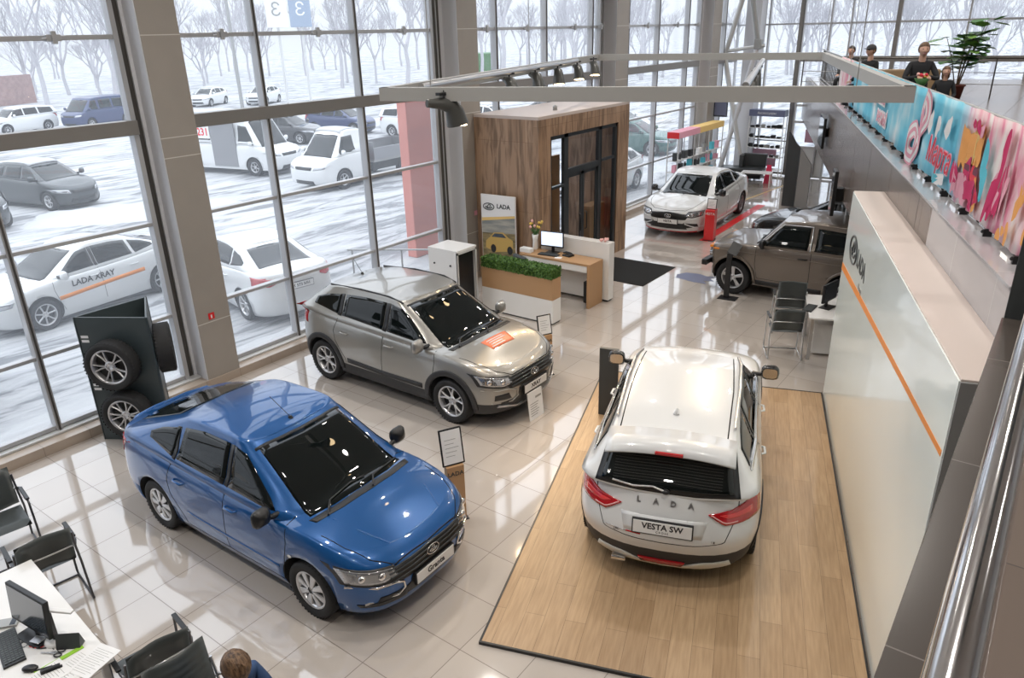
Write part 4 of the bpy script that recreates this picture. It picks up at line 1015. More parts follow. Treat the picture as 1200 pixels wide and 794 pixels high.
md=N.new('ShaderNodeMath'); md.operation='MULTIPLY_ADD'; md.inputs[1].default_value=1/12.4; md.inputs[2].default_value=7.4/12.4; L.new(sp.outputs[0],md.inputs[0]); L.new(md.outputs[0],r2_.inputs[0])
n2=N.new('ShaderNodeTexNoise'); n2.inputs['Scale'].default_value=2.; n2.inputs['Detail'].default_value=4; mp=N.new('ShaderNodeMapping'); mp.inputs['Scale'].default_value=(2.2,1.,.6); mp.inputs['Location'].default_value=(3,1,2); L.new(tc.outputs['Object'],mp.inputs[0]); L.new(mp.outputs[0],n2.inputs['Vector'])
c2=N.new('ShaderNodeValToRGB'); E_=c2.color_ramp.elements; E_[0].position=.40; E_[0].color=(.70,.22,.33,1); E_[1].position=.60; E_[1].color=(.80,.74,.72,1); e=E_.new(.48); e.color=(.80,.52,.56,1); L.new(n2.outputs['Fac'],c2.inputs[0])
mx=N.new('ShaderNodeMix'); mx.data_type='RGBA'; L.new(r2_.outputs[0],mx.inputs[0]); L.new(cr.outputs[0],mx.inputs[6]); L.new(c2.outputs[0],mx.inputs[7]); L.new(mx.outputs[2],b.inputs['Base Color'])
mat('bn_white',(.84,.83,.83),.7); mat('bn_pink',(.76,.36,.45),.7); mat('bn_red',(.70,.04,.07),.7); mat('bn_crimson',(.56,.02,.12),.7); mat('bn_orange',(.80,.36,.10),.7); mat('bn_yellow',(.80,.55,.20),.7); mat('bn_plum',(.16,.03,.06),.7); mat('bn_teal',(.10,.50,.62),.7)
bn=empty('banner',gp(0,.55,0),math.atan2(-GD.y,-GD.x),'long printed spring banner with flowers and a big 8 hanging on the gallery railing','banner')
NX,NZ=160,8; V=[];F=[]
def bw(x,z): return .012*sin(x*7.3+z)+.010*sin(x*17+1.7)*(1-(z-3.45)/.9*.4)
for j in range(NZ+1):
    for i in range(NX+1):
        x=lerp(-9.4,4.95,i/NX); z=lerp(3.47,4.31,j/NZ)-.015*abs(sin(x*2.6))*(1 if j==0 else 0); V.append((x,bw(x,z),z))
for j in range(NZ):
    for i in range(NX): a=j*(NX+1)+i; F.append((a,a+1,a+NX+2,a+NX+1))
o=mo('fabric',V,F,'banner_fabric',bn,smooth=True); md=o.modifiers.new('s','SOLIDIFY'); md.thickness=.004
def bshape(name,pts,m,off=-.024):
    # flat printed patch following the cloth (front side = -y)
    c=(sum(p[0] for p in pts)/len(pts),sum(p[1] for p in pts)/len(pts)); V=[(p[0],bw(*p)+off,p[1]) for p in pts]+[(c[0],bw(*c)+off,c[1])]
    n=len(pts); return mo(name,V,[(i,(i+1)%n,n) for i in range(n)],m,bn)
def blob(cx,cz,rx,rz,a=0.,n=18,wob=.12,seed=0):
    rnd=random.Random(seed); ph=rnd.random()*6; out=[]
    for i in range(n):
        t=2*pi*i/n; k=1+wob*sin(3*t+ph)+wob*.6*sin(5*t+ph*2); x=rx*cos(t)*k; z=rz*sin(t)*k
        out.append((cx+x*cos(a)-z*sin(a), min(4.29,max(3.49,cz+x*sin(a)+z*cos(a)))))
    return out
def ribbon(name,pts,w,m,off):
    P=[Vector(p) for p in pts]; L_=[];R_=[]
    for i,p in enumerate(P):
        d=(P[min(i+1,len(P)-1)]-P[max(i-1,0)]).normalized(); e=Vector((-d.y,d.x))*w/2; L_.append(p+e); R_.append(p-e)
    V=[(p.x,bw(p.x,p.y)+off,p.y) for p in L_+R_]; n=len(P)
    return mo(name,V,[(i,i+1,n+i+1,n+i) for i in range(n-1)],m,bn)
def cat2(P,k=6):
    Q=[]; P=[Vector(p) for p in P]
    for i in range(len(P)-1):
        a,b_,c,d=P[max(i-1,0)],P[i],P[i+1],P[min(i+2,len(P)-1)]
        for s in range(k):
            t=s/k; Q.append(.5*((2*b_)+(c-a)*t+(2*a-5*b_+4*c-d)*t*t+(3*b_-a-3*c+d)*t**3))
    Q.append(P[-1]); return Q
eight=cat2([(.78,3.86),(1.02,4.02),(.98,4.20),(.82,4.23),(.70,4.08),(.72,3.88),(.62,3.66),(.42,3.52),(.22,3.55),(.20,3.72),(.36,3.84),(.56,3.78),(.50,3.60)])
ribbon('big_eight',eight,.21,'bn_pink',-.026); ribbon('big_eight',eight,.15,'bn_white',-.029); ribbon('big_eight',eight,.05,'bn_pink',-.031)
def btext(t,size,x,z,m,off,**k):
    M=frame_mtx((x,off,z),(1,0,0),(0,0,1)); return text(t,size,m,M,bn,'banner_lettering',**k)
btext('Марта',.36,1.84,3.74,'bn_pink',-.030,shear=.25,bold=.012); btext('Марта',.36,1.84,3.74,'bn_red',-.033,shear=.25,bold=-.002)
for (t,x,z) in (('С праздником',-3.1,3.98),('весны!',-2.2,3.70)):
    btext(t,.30,x,z,'bn_white',-.030,bold=.03); btext(t,.30,x,z,'bn_pink',-.033,bold=.002)
rp=random.Random(5); k=0
def cluster(x0,x1,z0,z1,n,rx,rz,cols,a0=0.,aw=.5):
    global k
    for i in range(n):
        cx=rp.uniform(x0,x1); cz=rp.uniform(z0,z1); q=rp.uniform(.6,1.2)
        bshape('printed_petal',blob(cx,cz,rx*q,rz*q,a0+rp.uniform(-aw,aw),n=12,wob=.16,seed=rp.random()),rp.choice(cols),off=-.024-.00035*k); k+=1
cluster(2.75,3.45,3.85,4.12,7,.10,.16,['bn_orange','bn_yellow','bn_yellow'],0,.15)
bshape('printed_vase',[(2.88,3.92),(2.90,4.10),(3.30,4.12),(3.36,3.93),(3.28,3.86),(2.95,3.85)],'bn_orange',-.0275)
for q in range(6): bshape('printed_stripe',[(2.90+q*.07,3.87),(2.91+q*.07,4.09),(2.94+q*.07,4.09),(2.93+q*.07,3.87)],('bn_yellow','bn_red','bn_white','bn_yellow','bn_orange','bn_yellow')[q],-.0285)
bshape('printed_band',[(2.9,3.79),(2.9,3.84),(3.35,3.85),(3.36,3.79)],'bn_plum',-.0290)
k=18; cluster(2.9,3.4,3.62,3.80,8,.10,.10,['bn_red','bn_red','bn_crimson'],.3,.6); cluster(2.7,3.5,3.54,3.72,14,.13,.09,['bn_red','bn_red','bn_crimson','bn_orange','bn_pink'],.3,.6)
cluster(2.45,2.75,3.56,3.72,4,.10,.11,['bn_pink','bn_crimson'],.3,.6); cluster(3.2,3.5,3.58,3.68,2,.09,.07,['bn_plum'],.3,.6)
cluster(3.0,3.4,4.16,4.24,4,.09,.05,['bn_pink','bn_crimson'],0,.6)
cluster(3.75,4.25,3.62,4.18,12,.045,.17,['bn_crimson','bn_crimson','bn_pink'],-.25,.2); cluster(3.55,3.7,3.75,4.1,3,.05,.14,['bn_pink','bn_teal'],.1,.2)
cluster(4.35,4.85,3.55,4.15,6,.05,.12,['bn_pink','bn_orange','bn_white'],0,.4); cluster(4.15,4.4,3.52,3.6,2,.06,.06,['bn_orange'],0,.4)
cluster(1.3,2.4,4.0,4.2,3,.07,.12,['bn_white'],-.2,.2); cluster(1.2,2.3,3.53,3.6,4,.10,.05,['bn_teal','bn_white'],0,.4)
cluster(-8.6,-7.0,3.7,4.1,6,.10,.25,['bn_pink','bn_white'],0,.2)
for k in range(18):
    x=-8.9+k*.80
    b=MB(); b.box(x-.014,x+.014,-.035,.03,3.408,3.47,.003); b.sphere((x,-.038,3.45),.016,8,6); b.build('banner_clip','black_plastic',bn)
# ---------------------------------------------------------------- furniture and fittings
# wooden entrance vestibule
m=noise_col('vest_wood',(.20,.105,.06),(.30,.175,.10),scale=2.2,rough=.45,stretch=(3,3,.35),detail=6,lo=.3,hi=.7)
mat('oak_light',(.46,.27,.135),.4); mat('white_gloss',(.80,.79,.77),.2,coat=.5); mat('vest_frame',(.045,.052,.058),.3,metal=.3); mat('vest_top',(.55,.47,.43),.5)
tile_mat('vest_plank',(.33,.205,.125),(.42,.275,.18),(.16,.09,.055),(.42,1.4),.1,.5,.45,gw=.004,axes=(1,2),marble=-.42)
tile_mat('vest_plank_x',(.33,.205,.125),(.42,.275,.18),(.16,.09,.055),(.42,1.4),.1,.2,.45,gw=.004,axes=(0,2),marble=-.42)
v=empty('entrance_vestibule',(-8.5,14.18,0),label='dark wood entrance vestibule box with black glazed doors',cat='vestibule')
Y0,Y1=-1.86,1.87
b=MB(); b.box(-1.62,-.12,Y0,Y0+.12,0,3.44); b.build('side_wall','vest_plank_x',v)
b=MB(); b.box(-1.62,-.12,Y1-.12,Y1,0,3.44); b.build('side_wall','vest_plank_x',v)
b=MB(); b.box(-.12,.004,Y0,-1.43,0,3.44,.002); b.build('front_jamb','vest_plank',v); b=MB(); b.box(-.12,.004,1.36,Y1,0,3.44,.002); b.build('front_jamb','vest_plank',v)
b=MB(); b.box(-.12,.004,-1.43,1.36,3.08,3.44,.002); b.build('front_lintel','vest_plank',v)
b=MB(); b.box(-1.62,.006,Y0,Y1,3.44,3.50,.003); b.build('roof','vest_top',v)
f=MB()
for a,w in ((-1.43,.07),(-.88,.15),(.53,.12),(.62,.05),(1.27,.09)): f.box(-.10,-.02,a,a+w,0,3.08,.003)
f.box(-.10,-.02,-1.43,1.36,3.0,3.08,.003); f.box(-.10,-.02,-1.43,-.88,2.0,2.05); f.box(-.10,-.02,-.75,.55,2.22,2.34); f.box(-.10,-.02,.62,1.3,2.3,2.35); f.box(-.10,-.02,-1.43,1.36,0,.08)
f.build('door_frame','vest_frame',v)
for a,c in ((-.73,-.12),(-.10,.53)):
    d=MB(); d.box(-.075,-.045,a,a+.07,.05,2.22); d.box(-.075,-.045,c-.07,c,.05,2.22); d.box(-.075,-.045,a,c,.05,.16); d.box(-.075,-.045,a,c,2.14,2.22)
    dd=d.build('door','vest_frame',v); q=MB(); q.box(-.064,-.058,a+.06,c-.06,.14,2.15); q.build('door_glass','clear_glass',dd)
    hh=MB(); y=(c-.12 if a<-.5 else a+.12); hh.tube([(-.045,y,.9),(0,y,.92),(0,y,1.28),(-.045,y,1.3)],.012,8); hh.build('handle','black_plastic',dd)
g=MB(); g.box(-.064,-.058,-1.38,-.86,.08,3.02); g.build('side_light','clear_glass',v); g=MB(); g.box(-.064,-.058,.66,1.28,.08,3.02); g.build('side_light','clear_glass',v)
g=MB(); g.box(-.064,-.058,-.75,.55,2.34,3.02); g.build('top_light','clear_glass',v)
b=MB(); b.box(-1.6,-.13,-1.72,1.73,.0,.02); b.build('inner_mat','black_matte',v)
b=MB(); b.box(-1.5,-1.42,-1.0,1.1,.02,2.3,.004); b.build('inner_partition','oak_light',v)
b=MB(); b.box(-.8,-.5,1.0,1.7,.02,1.15,.01); b.build('inner_counter','oak_light',v)
c=MB(); c.cyl((0,0,0),(0,0,.03),.05,n=12); c.sphere((0,0,.06),(.05,.05,.045)); tag(c.build('roof_camera','grey_metal',loc=(-8.95,13.6,3.5)),'small grey dome camera on top of the wooden vestibule','camera')
tag(MB().box(-.78,.78,-.80,.80,0,.012,.003).build('door_mat','black_matte',loc=(-7.53,14.42,.001)),'large black door mat on the tiles in front of the vestibule','mat')
# floor decal
pts=blob(0,0,.36,.27,.2,24,.10,3); pts=[(x,y) for x,y in [(-.35,-.2),(-.42,.02),(-.30,.25),(.0,.30),(.18,.22),(.42,.30),(.30,.10),(.45,-.02),(.25,-.12),(.40,-.28),(.1,-.30)]]
mat('decal',(.14,.16,.26),.3)
tag(MB().prism(pts,0,.002).build('floor_decal','decal',loc=(-6.08,14.75,.0)),'irregular navy floor sticker between the black mat and the off-road car','sticker')
# planter with hedge
pl_=empty('planter',(-7.92,10.83,0),label='long white and oak planter box topped with a clipped green hedge',cat='planter')
b=MB(); b.box(-.82,.82,-.14,.14,.03,.48,.004); b.build('plinth','white_gloss',pl_); b=MB(); b.box(-.80,.80,-.12,.12,0,.03); b.build('toe_kick','black_plastic',pl_)
b=MB(); b.box(-.82,.82,-.142,.142,.48,.88,.004); b.build('oak_trough','oak_light',pl_)
noise_col('hedge_leaf',(.03,.09,.012),(.12,.24,.04),scale=25,rough=.6,lo=.4,hi=.6)
rnd=random.Random(3); b=MB(); b.box(-.79,.79,-.13,.13,.87,1.03)
for i in range(6500):
    u=rnd.random(); face=rnd.random()
    x=rnd.uniform(-.82,.82); y=rnd.uniform(-.15,.15); z=rnd.uniform(.88,1.06)
    if face<.55: z=1.03+rnd.random()*.045
    elif face<.85: y=(-1 if rnd.random()<.7 else 1)*(.13+rnd.random()*.03)
    else: x=(1 if rnd.random()<.6 else -1)*(.79+rnd.random()*.03)
    a=Vector((rnd.uniform(-1,1),rnd.uniform(-1,1),rnd.uniform(-.3,1))).normalized(); c=a.orthogonal().normalized(); s_=rnd.uniform(.018,.034); p=Vector((x,y,z))
    b.add([p-c*s_*.5,p+a*s_,p+c*s_*.5,p-a*s_*.2],[(0,1,2,3)])
hd=b.build('hedge','hedge_leaf',pl_)
# reception desk
dk=empty('reception_desk',(-7.75,12.07,0),label='oak-topped reception desk with a white drawer beside the planter',cat='desk')
b=MB(); b.box(-.90,.76,-.26,.25,.85,.89,.003); b.build('desk_top','oak_light',dk)
b=MB(); b.box(.70,.76,-.26,.25,0,.85,.003); b.build('side_panel','oak_light',dk); b=MB(); b.box(-.90,-.84,-.26,.25,0,.85,.003); b.build('side_panel','oak_light',dk)
b=MB(); b.box(-.82,.69,-.25,-.23,.72,.85,.002); q=b.build('drawer','white_gloss',dk); k=MB(); k.cyl((.1,-.25,.785),(.1,-.27,.785),.012); k.build('knob','satin_metal',q)
b=MB(); b.box(-.84,.70,.20,.24,.05,.85,.002); b.build('back_panel','white_gloss',dk)
b=MB(); b.box(.50,.66,-.05,.18,.02,.46,.01); tag(b.build('computer_case','black_plastic',loc=(-7.75,12.07,0)),'black computer case on the floor under the reception desk','computer')
pn=MB(); pn.box(-.72,.89,-.10,.10,.04,1.20,.004); po=pn.build('reception_screen','white_gloss',loc=(-7.76,12.45,0)); tag(po,'white upright counter screen behind the reception desk','counter')
MB().box(-.70,.86,-.085,.085,0,.04).build('toe_kick','black_plastic',po)
def monitor(name,label,loc,rz,w=.52,h=.30,on=False,z0=.12,tilt=0.):
    e=empty(name,loc,rz,label,'monitor')
    b=MB(); b.box(-w/2,w/2,-.02,.02,z0,z0+h+.03,.006); s_=b.build('screen_housing','black_plastic',e); s_.rotation_euler=(tilt,0,0)
    b=MB(); b.box(-w/2+.015,w/2-.015,-.023,-.0205,z0+.03,z0+h+.015); b.build('screen','screen_on' if on else 'screen_dark',s_)
    b=MB(); b.box(-.03,.03,.02,.05,.01,z0+.15,.005); b.build('stand_neck','black_plastic',e); b=MB(); b.box(-.13,.13,-.08,.10,0,.012,.004); b.build('stand_base','black_plastic',e); return e
mat('screen_on',(.6,.66,.75),.3,emit=(.62,.72,.9),es=.8)
monitor('monitor','black monitor with a lit white-blue screen on the reception desk',(-8.08,12.17,.89),R(8),.50,.29,True)
def keyboard(label,loc,rz,w=.44):
    b=MB(); b.mi=0; b.box(-w/2,w/2,-.075,.075,0,.018,.004); b.mi=1
    for r in range(5):
        for c in range(15 if w>.4 else 11):
            x=-w/2+.02+c*(w-.04)/(15 if w>.4 else 11); y=-.06+r*.026; b.box(x,x+.021,y,y+.021,.018,.025,.002)
    return tag(b.build('keyboard',None,mats=['black_plastic','leather'],loc=loc,rot=(0,0,rz)),label,'keyboard')
keyboard('black keyboard lying in front of the lit monitor on the reception desk',(-8.05,11.99,.89),R(6))
b=MB(); b.box(-.10,.10,-.08,.08,0,.03,.01); b.tube([(-.12,.0,.045),(-.05,0,.07),(.05,0,.07),(.12,0,.045)],.02,8); tag(b.build('desk_phone','black_plastic',loc=(-7.68,12.14,.89),rot=(0,0,R(-10))),'black desk phone right of the reception monitor','telephone')
tag(MB().box(-.07,.07,-.05,.05,0,.004).build('note_pad','paper',loc=(-7.78,11.93,.89),rot=(0,0,.3)),'small white note pad on the reception desk','paper')
# vase with tulips
vz=empty('flower_vase',(-8.52,12.20,.89),label='tall white vase of yellow and pink tulips on the reception desk',cat='vase')
b=MB(); b.lathe([(.001,0),(.05,0),(.058,.02),(.05,.2),(.068,.32),(.062,.32),(.045,.2),(.045,.03),(.001,.03)],20); b.build('vase_body','white_gloss',vz)
mat('petal_yellow',(.80,.55,.12),.6); mat('petal_pink',(.80,.45,.42),.6); mat('stem_green',(.09,.22,.05),.6); mat('leaf_green',(.05,.16,.04),.5)
rnd=random.Random(11)
for i in range(11):
    a=rnd.uniform(0,2*pi); r_=rnd.uniform(.03,.15); top=Vector((r_*cos(a),r_*sin(a),rnd.uniform(.43,.56)))
    st=MB(); st.tube([(0,0,.15),(top.x*.4,top.y*.4,.34),top],.004,5); s_=st.build('stem','stem_green',vz)
    bl=MB(); bl.lathe([(.004,0),(.022,.012),(.027,.032),(.018,.055),(.004,.062)],8,c=top); bl.build('blossom','petal_yellow' if i%3 else 'petal_pink',s_)
for i in range(9):
    a=2*pi*i/9; p=[Vector((0,0,.25)),Vector((.06*cos(a),.06*sin(a),.38)),Vector((.13*cos(a),.13*sin(a),.42))]; t=Vector((-sin(a),cos(a),0))*.016
    MB().add([p[0],p[1]-t,p[1]+t,p[2]],[(0,1,3,2)],True).build('leaf','leaf_green',vz)
b=MB(); rnd=random.Random(4)
for i in range(9): b.sphere((rnd.uniform(-.07,.07),rnd.uniform(-.05,.05),.025+rnd.random()*.03),.028,8,6)
tag(b.build('sweets_bowl','petal_pink',loc=(-7.05,12.45,1.20)),'small heap of wrapped pink sweets on the white counter screen','sweets',kind='stuff')
# white tissue box and dark bag near hedge
tag(MB().box(-.13,.13,-.07,.07,0,.09,.01).build('paper_box','white_plastic',loc=(-8.56,11.95,.89)),'white paper box at the left end of the reception desk','box')
of=empty('office_chair',(-8.35,11.42,0),R(160),'dark swivel chair half hidden behind the hedge','chair')
b=MB(); b.box(-.22,.22,-.04,.03,.62,.98,.03); b.build('backrest','leather',of); b=MB(); b.box(-.23,.23,-.02,.42,.44,.52,.03); b.build('seat','leather',of); b=MB(); b.cyl((0,.2,.06),(0,.2,.44),.03); b.build('column','black_plastic',of)
for k in range(5): a=2*pi*k/5; b=MB(); b.tube([(0,.2,.1),(.26*cos(a),.2+.26*sin(a),.06)],.02,6); b.sphere((.26*cos(a),.2+.26*sin(a),.03),.03,8,6); b.build('base_arm','black_plastic',of)
# advertising board in front of the vestibule side wall
ad=empty('advertising_board',(-9.42,12.16,0),R(3),'tall printed board with a yellow car picture leaning by the vestibule','sign board')
b=MB(); b.box(-.43,.43,-.02,.02,.0,1.92,.004); b.build('board','bn_white',ad)
noise_col('ad_field',(.10,.085,.04),(.33,.25,.12),scale=5,rough=.6,stretch=(.6,1,3)); noise_col('ad_sky',(.20,.22,.22),(.45,.42,.36),scale=3,rough=.6,stretch=(.5,1,3))
def flat(name,pts,m,y,parent):
    n=len(pts); return mo(name,[(p[0],y,p[1]) for p in pts],[tuple(range(n))],m,parent)
flat('picture_ground',[(-.42,.05),(.42,.05),(.42,1.15),(-.42,1.10)],'ad_field',-.022,ad); flat('picture_sky',[(-.42,1.10),(.42,1.15),(.42,1.48),(-.42,1.35)],'ad_sky',-.022,ad)
flat('picture_band',[(-.42,1.35),(.42,1.48),(.42,1.53),(-.42,1.42)],'bn_yellow',-.0225,ad)
mat('ad_gold',(.55,.36,.10),.5)
flat('picture_car',[(-.34,.78),(-.33,.93),(-.22,1.02),(-.12,1.13),(.12,1.15),(.25,1.05),(.36,1.0),(.36,.84),(.28,.76),(-.1,.70)],'ad_gold',-.024,ad)
flat('picture_car_window',[(-.18,1.03),(-.10,1.11),(.10,1.12),(.20,1.04)],'screen_dark',-.0255,ad)
for x in (-.14,.28): flat('picture_wheel',[(x+.07*cos(2*pi*i/14),.78+.09*sin(2*pi*i/14)) for i in range(14)],'rubber',-.0255,ad)
text('LADA',.13,'dark_panel',frame_mtx((.14,-.023,1.69),(1,0,0),(0,0,1)),ad,'board_lettering',bold=.003); lada_badge('board_emblem',.27,frame_mtx((-.23,-.023,1.67),(1,0,0),(0,0,1)),ad,'dark_panel')
# white cabinet by the second column
cb=empty('brochure_cabinet',(-9.18,10.38,0),label='white cabinet with an open dark side by the second window column',cat='cabinet')
b=MB(); b.box(-.37,.35,-.29,.29,1.26,1.30,.003); b.build('cabinet_top','white_laminate',cb); b=MB(); b.box(-.37,.35,-.29,-.27,0.02,1.26,.002); b.build('front_panel','white_laminate',cb); b=MB(); b.box(-.37,.35,.27,.29,0.02,1.26,.002); b.build('back_panel','white_laminate',cb)
b=MB(); b.box(-.37,-.35,-.27,.27,.02,1.26); b.build('side_panel','white_laminate',cb); b=MB(); b.box(-.34,.28,-.26,.26,.04,1.24); b.build('dark_inside','black_plastic',cb)
b=MB(); b.box(.33,.352,-.29,-.25,.02,1.26); b.box(.33,.352,.25,.29,.02,1.26); b.box(.33,.352,-.29,.29,1.22,1.26); b.build('edge_frame','light_metal',cb)
for x in (-.22,.18): k=MB(); k.cyl((x,-.29,1.0),(x,-.305,1.0),.018); k.build('lock','black_plastic',cb)
# info stands
def info_stand(name,label,loc,rz,h,m,w=.20,d=.09,panel=(.24,.34),txt='LADA',tilt=-25,lam='paper',txtm='dark_panel'):
    e=empty(name,loc,rz,label,'info stand')
    b=MB(); b.box(-w/2,w/2,-d/2,d/2,.01,h,.003); b.build('pillar',m,e); b=MB(); b.box(-w/2-.02,w/2+.02,-d/2-.03,d/2+.03,0,.012,.002); b.build('foot_plate','black_plastic',e)
    fr=empty('frame_holder',(0,0,h)); fr.parent=e; fr.rotation_euler=(R(tilt),0,0)
    b=MB(); pw,ph=panel; b.box(-pw/2,pw/2,-.012,.006,0,ph,.004); f_=b.build('display_frame','black_plastic',e); f_.location=(0,0,h); f_.rotation_euler=(R(tilt),0,0)
    bpy.data.objects.remove(fr)
    b=MB(); b.box(-pw/2+.018,pw/2-.018,-.0135,-.012,.018,ph-.018); b.mi=1
    for k in range(5): b.box(-pw*.3,pw*(.1+.2*((k*7)%3)/2),-.0142,-.0135,ph*.25+k*ph*.11,ph*.25+k*ph*.11+.006)
    b.build('info_sheet',None,f_,mats=['paper','grey_metal'])
    if txt: text(txt,w*.36,txtm,frame_mtx((0,-d/2-.002,h-.09),(1,0,0),(0,0,1)),e,'stand_lettering',bold=.001)
    return e
info_stand('info_stand','oak info stand with a tilted framed sheet at the nose of the blue car',(-4.73,5.17,0),R(62),.70,'oak_light',panel=(.26,.42),tilt=-12)
info_stand('info_stand','info stand with a framed sheet behind the nose of the silver crossover',(-6.02,8.86,0),R(62),.68,'oak_light',panel=(.24,.32),tilt=-12)
info_stand('info_stand','bright red info stand with a framed sheet beside the white sedan',(-7.06,17.90,0),R(8),.78,'red',w=.24,d=.26,panel=(.24,.27),txt='VESTA',tilt=-8,txtm='plate_white')
b=MB(); b.box(-.16,.16,-.008,.008,0,.42,.002); b.mi=1
for k in range(6): b.box(-.13,.02+.02*(k%3),-.0095,-.008,.06+k*.035,.07+k*.035)
b.box(.0,.13,-.0095,-.008,.30,.33)
bd=b.build('price_board',None,mats=['paper','grey_metal'],loc=(-5.33,7.62,.0),rot=(R(-6),0,R(88))); tag(bd,'white printed price board standing on the floor below the silver crossover nose','sign board')
e=empty('totem_panel',(-4.52,8.20,0),R(14),'dark upright totem panel at the left edge of the wooden platform','display panel')
b=MB(); b.box(-.13,.13,-.03,.03,.0,1.04,.004); b.build('panel','dark_panel',e); b=MB(); b.box(-.17,.10,-.28,.02,0,.012,.003); b.build('foot_plate','dark_panel',e)
e=empty('info_lectern',(-5.02,13.86,0),R(5),'slim black lectern with a narrow tilted top before the off-road car wheel','info stand')
b=MB(); b.box(-.05,.05,-.03,.03,.01,.92,.004); b.build('post','black_plastic',e); b=MB(); b.box(-.14,.22,-.14,.12,0,.012,.003); b.build('foot_plate','black_plastic',e); b=MB(); b.box(-.10,.10,-.015,.01,0,.26,.004); o=b.build('display_frame','black_plastic',e); o.location=(0.03,.0,.90); o.rotation_euler=(R(-35),R(20),0)
# tyre display tower (triangular)
A=Vector((-9.92,3.79,0)); B_=Vector((-9.07,4.32,0)); C_=Vector((-9.90,4.77,0))
tt=empty('tyre_display_tower',(0,0,0),label='dark grey triangular tower with wheels mounted on its sides by the window',cat='display stand')
mat('tower_grey',(.045,.06,.065),.35)
def wallp(p,q,z0,z1,t,name,m):
    d=(q-p).normalized(); n=Vector((d.y,-d.x,0)); b=MB(); b.prism([(v.x,v.y) for v in (p,q,q-n*t,p-n*t)],z0,z1); return b.build(name,m,tt)
wallp(A,B_,0,1.79,.02,'front_panel','tower_grey'); wallp(B_,C_,0,1.79,.02,'side_panel','tower_grey'); wallp(C_,A,0,1.79,.02,'side_panel','tower_grey')
b=MB(); b.prism([(v.x,v.y) for v in (A*.94+B_*.03+C_*.03,B_*.94+A*.03+C_*.03,C_*.94+A*.03+B_*.03)],1.45,1.47); b.build('inner_shelf','light_metal',tt)
d=(B_-A).normalized(); n=Vector((d.y,-d.x,0))
def mount_wheel(label,P,dirn,nrm,z,style,r=.335,yaw=0):
    t,ri=make_wheel(r,.21,r*.74,style); t.name='mounted_tyre'; t.location=P+nrm*.12+Vector((0,0,z)); t.rotation_euler=(0,.4,math.atan2(-nrm.x,nrm.y)); tag(t,label,'wheel','wheels on the display tower')
mount_wheel('upper alloy wheel with two-tone spokes on the tower front',A+d*.47,d,n,1.18,('pair',5,'rim_silver'))
mount_wheel('lower silver multi-spoke wheel on the tower front, half behind the blue car',A+d*.52,d,n,.47,('pair',6,'rim_silver'),.32)
d2=(C_-B_).normalized(); n2=Vector((d2.y,-d2.x,0))
mount_wheel('wheel on the tower side facing the column, tread towards the room',B_+d2*.30,d2,n2,1.25,('vee',5,'rim_silver'))
for z in (1.52,1.46,.83,.77): b=MB(); b.T=frame_mtx(A+d*.10+n*.002+Vector((0,0,z)),d,(0,0,1)); b.box(-.05,.05,-.018,.018,0,.002); b.build('size_label','paper',tt)
# visitor chair: sled frame, leather pads
mat('chair_frame',(.13,.13,.14),.3,metal=.9)
def make_chair(label,frame='chair_frame',strap='satin_metal',ribs=False,group='visitor chairs'):
    e=empty('visitor_chair',(0,0,0),0,label,'chair',group)   # faces -x ... front = +y local
    V=[];nx,nz=8,8
    def pad(fn,t,name):
        V=[];F=[]
        for side in (0,1):
            for j in range(nz+1):
                for i in range(nx+1):
                    u=i/nx; w=j/nz; p,nrm=fn(u,w); e_=min(u,1-u,w,1-w); k=t/2*min(1,e_*6)**.5 if e_>0 else 0
                    if ribs and name=='backrest': k*= .75+.25*abs(sin(w*pi*9))
                    V.append(p+nrm*(k if side==0 else -k))
        n1=(nx+1)*(nz+1)
        for j in range(nz):
            for i in range(nx):
                a=j*(nx+1)+i; F.append((a,a+1,a+nx+2,a+nx+1)); F.append((n1+a,n1+a+nx+1,n1+a+nx+2,n1+a+1))
        for i in range(nx): F.append((i,n1+i,n1+i+1,i+1)); a=nz*(nx+1)+i; F.append((a,a+1,n1+a+1,n1+a))
        for j in range(nz): a=j*(nx+1); F.append((a,a+nx+1,n1+a+nx+1,n1+a)); a+=nx; F.append((a,n1+a,n1+a+nx+1,a+nx+1))
        return mo(name,V,F,'leather',e,smooth=True)
    if ribs: nz=36
    H=.40 if not ribs else .50
    def backf(u,w):
        x=(u-.5)*.46; z=.48+w*H; y=-.20-.10*w-.02*cos(u*pi*2); return Vector((x,y,z)),Vector((0,-.97,-.2)).normalized()
    def seatf(u,w):
        x=(u-.5)*.46; y=-.20+w*.44; z=.46-.015*sin(w*pi)+(-.03 if w>.95 else 0); return Vector((x,y,z)),Vector((0,0,1))
    pad(backf,.05,'backrest'); nz=8; ribs_=ribs; pad(seatf,.055,'seat')
    for sg in (1,-1):
        x=sg*.265
        b=MB(); b.tube([(x,-.28,.0+.012),(x,.20,.012),(x,.225,.05),(x,.19,.42),(x,.16,.64),(x,.12,.66),(x,-.20,.66),(x*.93,-.25,.64)],.011,8); b.build('side_frame',frame,e)
        b=MB(); b.tube([(x*.98,-.30,.012),(x*.98,-.22,.42),(x*.93,-.24,.6),(x*.9,-.28,.80)],.011,8); b.build('leg',frame,e)
        b=MB(); b.box(x-.02,x+.02,-.16,.15,.665,.685,.006); b.build('armrest','black_plastic',e)
    b=MB(); b.tube([(-.24,-.245,.63),(-.2,-.285,.66),(0,-.30,.665),(.2,-.285,.66),(.24,-.245,.63)],.009,6); b.build('back_strap',strap,e)
    b=MB(); b.tube([(-.265,.2,.012),(.265,.2,.012)],.010,6); b.build('cross_bar',frame,e)
    return e
ch=make_chair('grey visitor chair with silver strap at the far edge of the large white desk')
ch.location=(-7.16,1.93,0); ch.rotation_euler=(0,0,R(81))
KID[ch.name]=kids(ch)
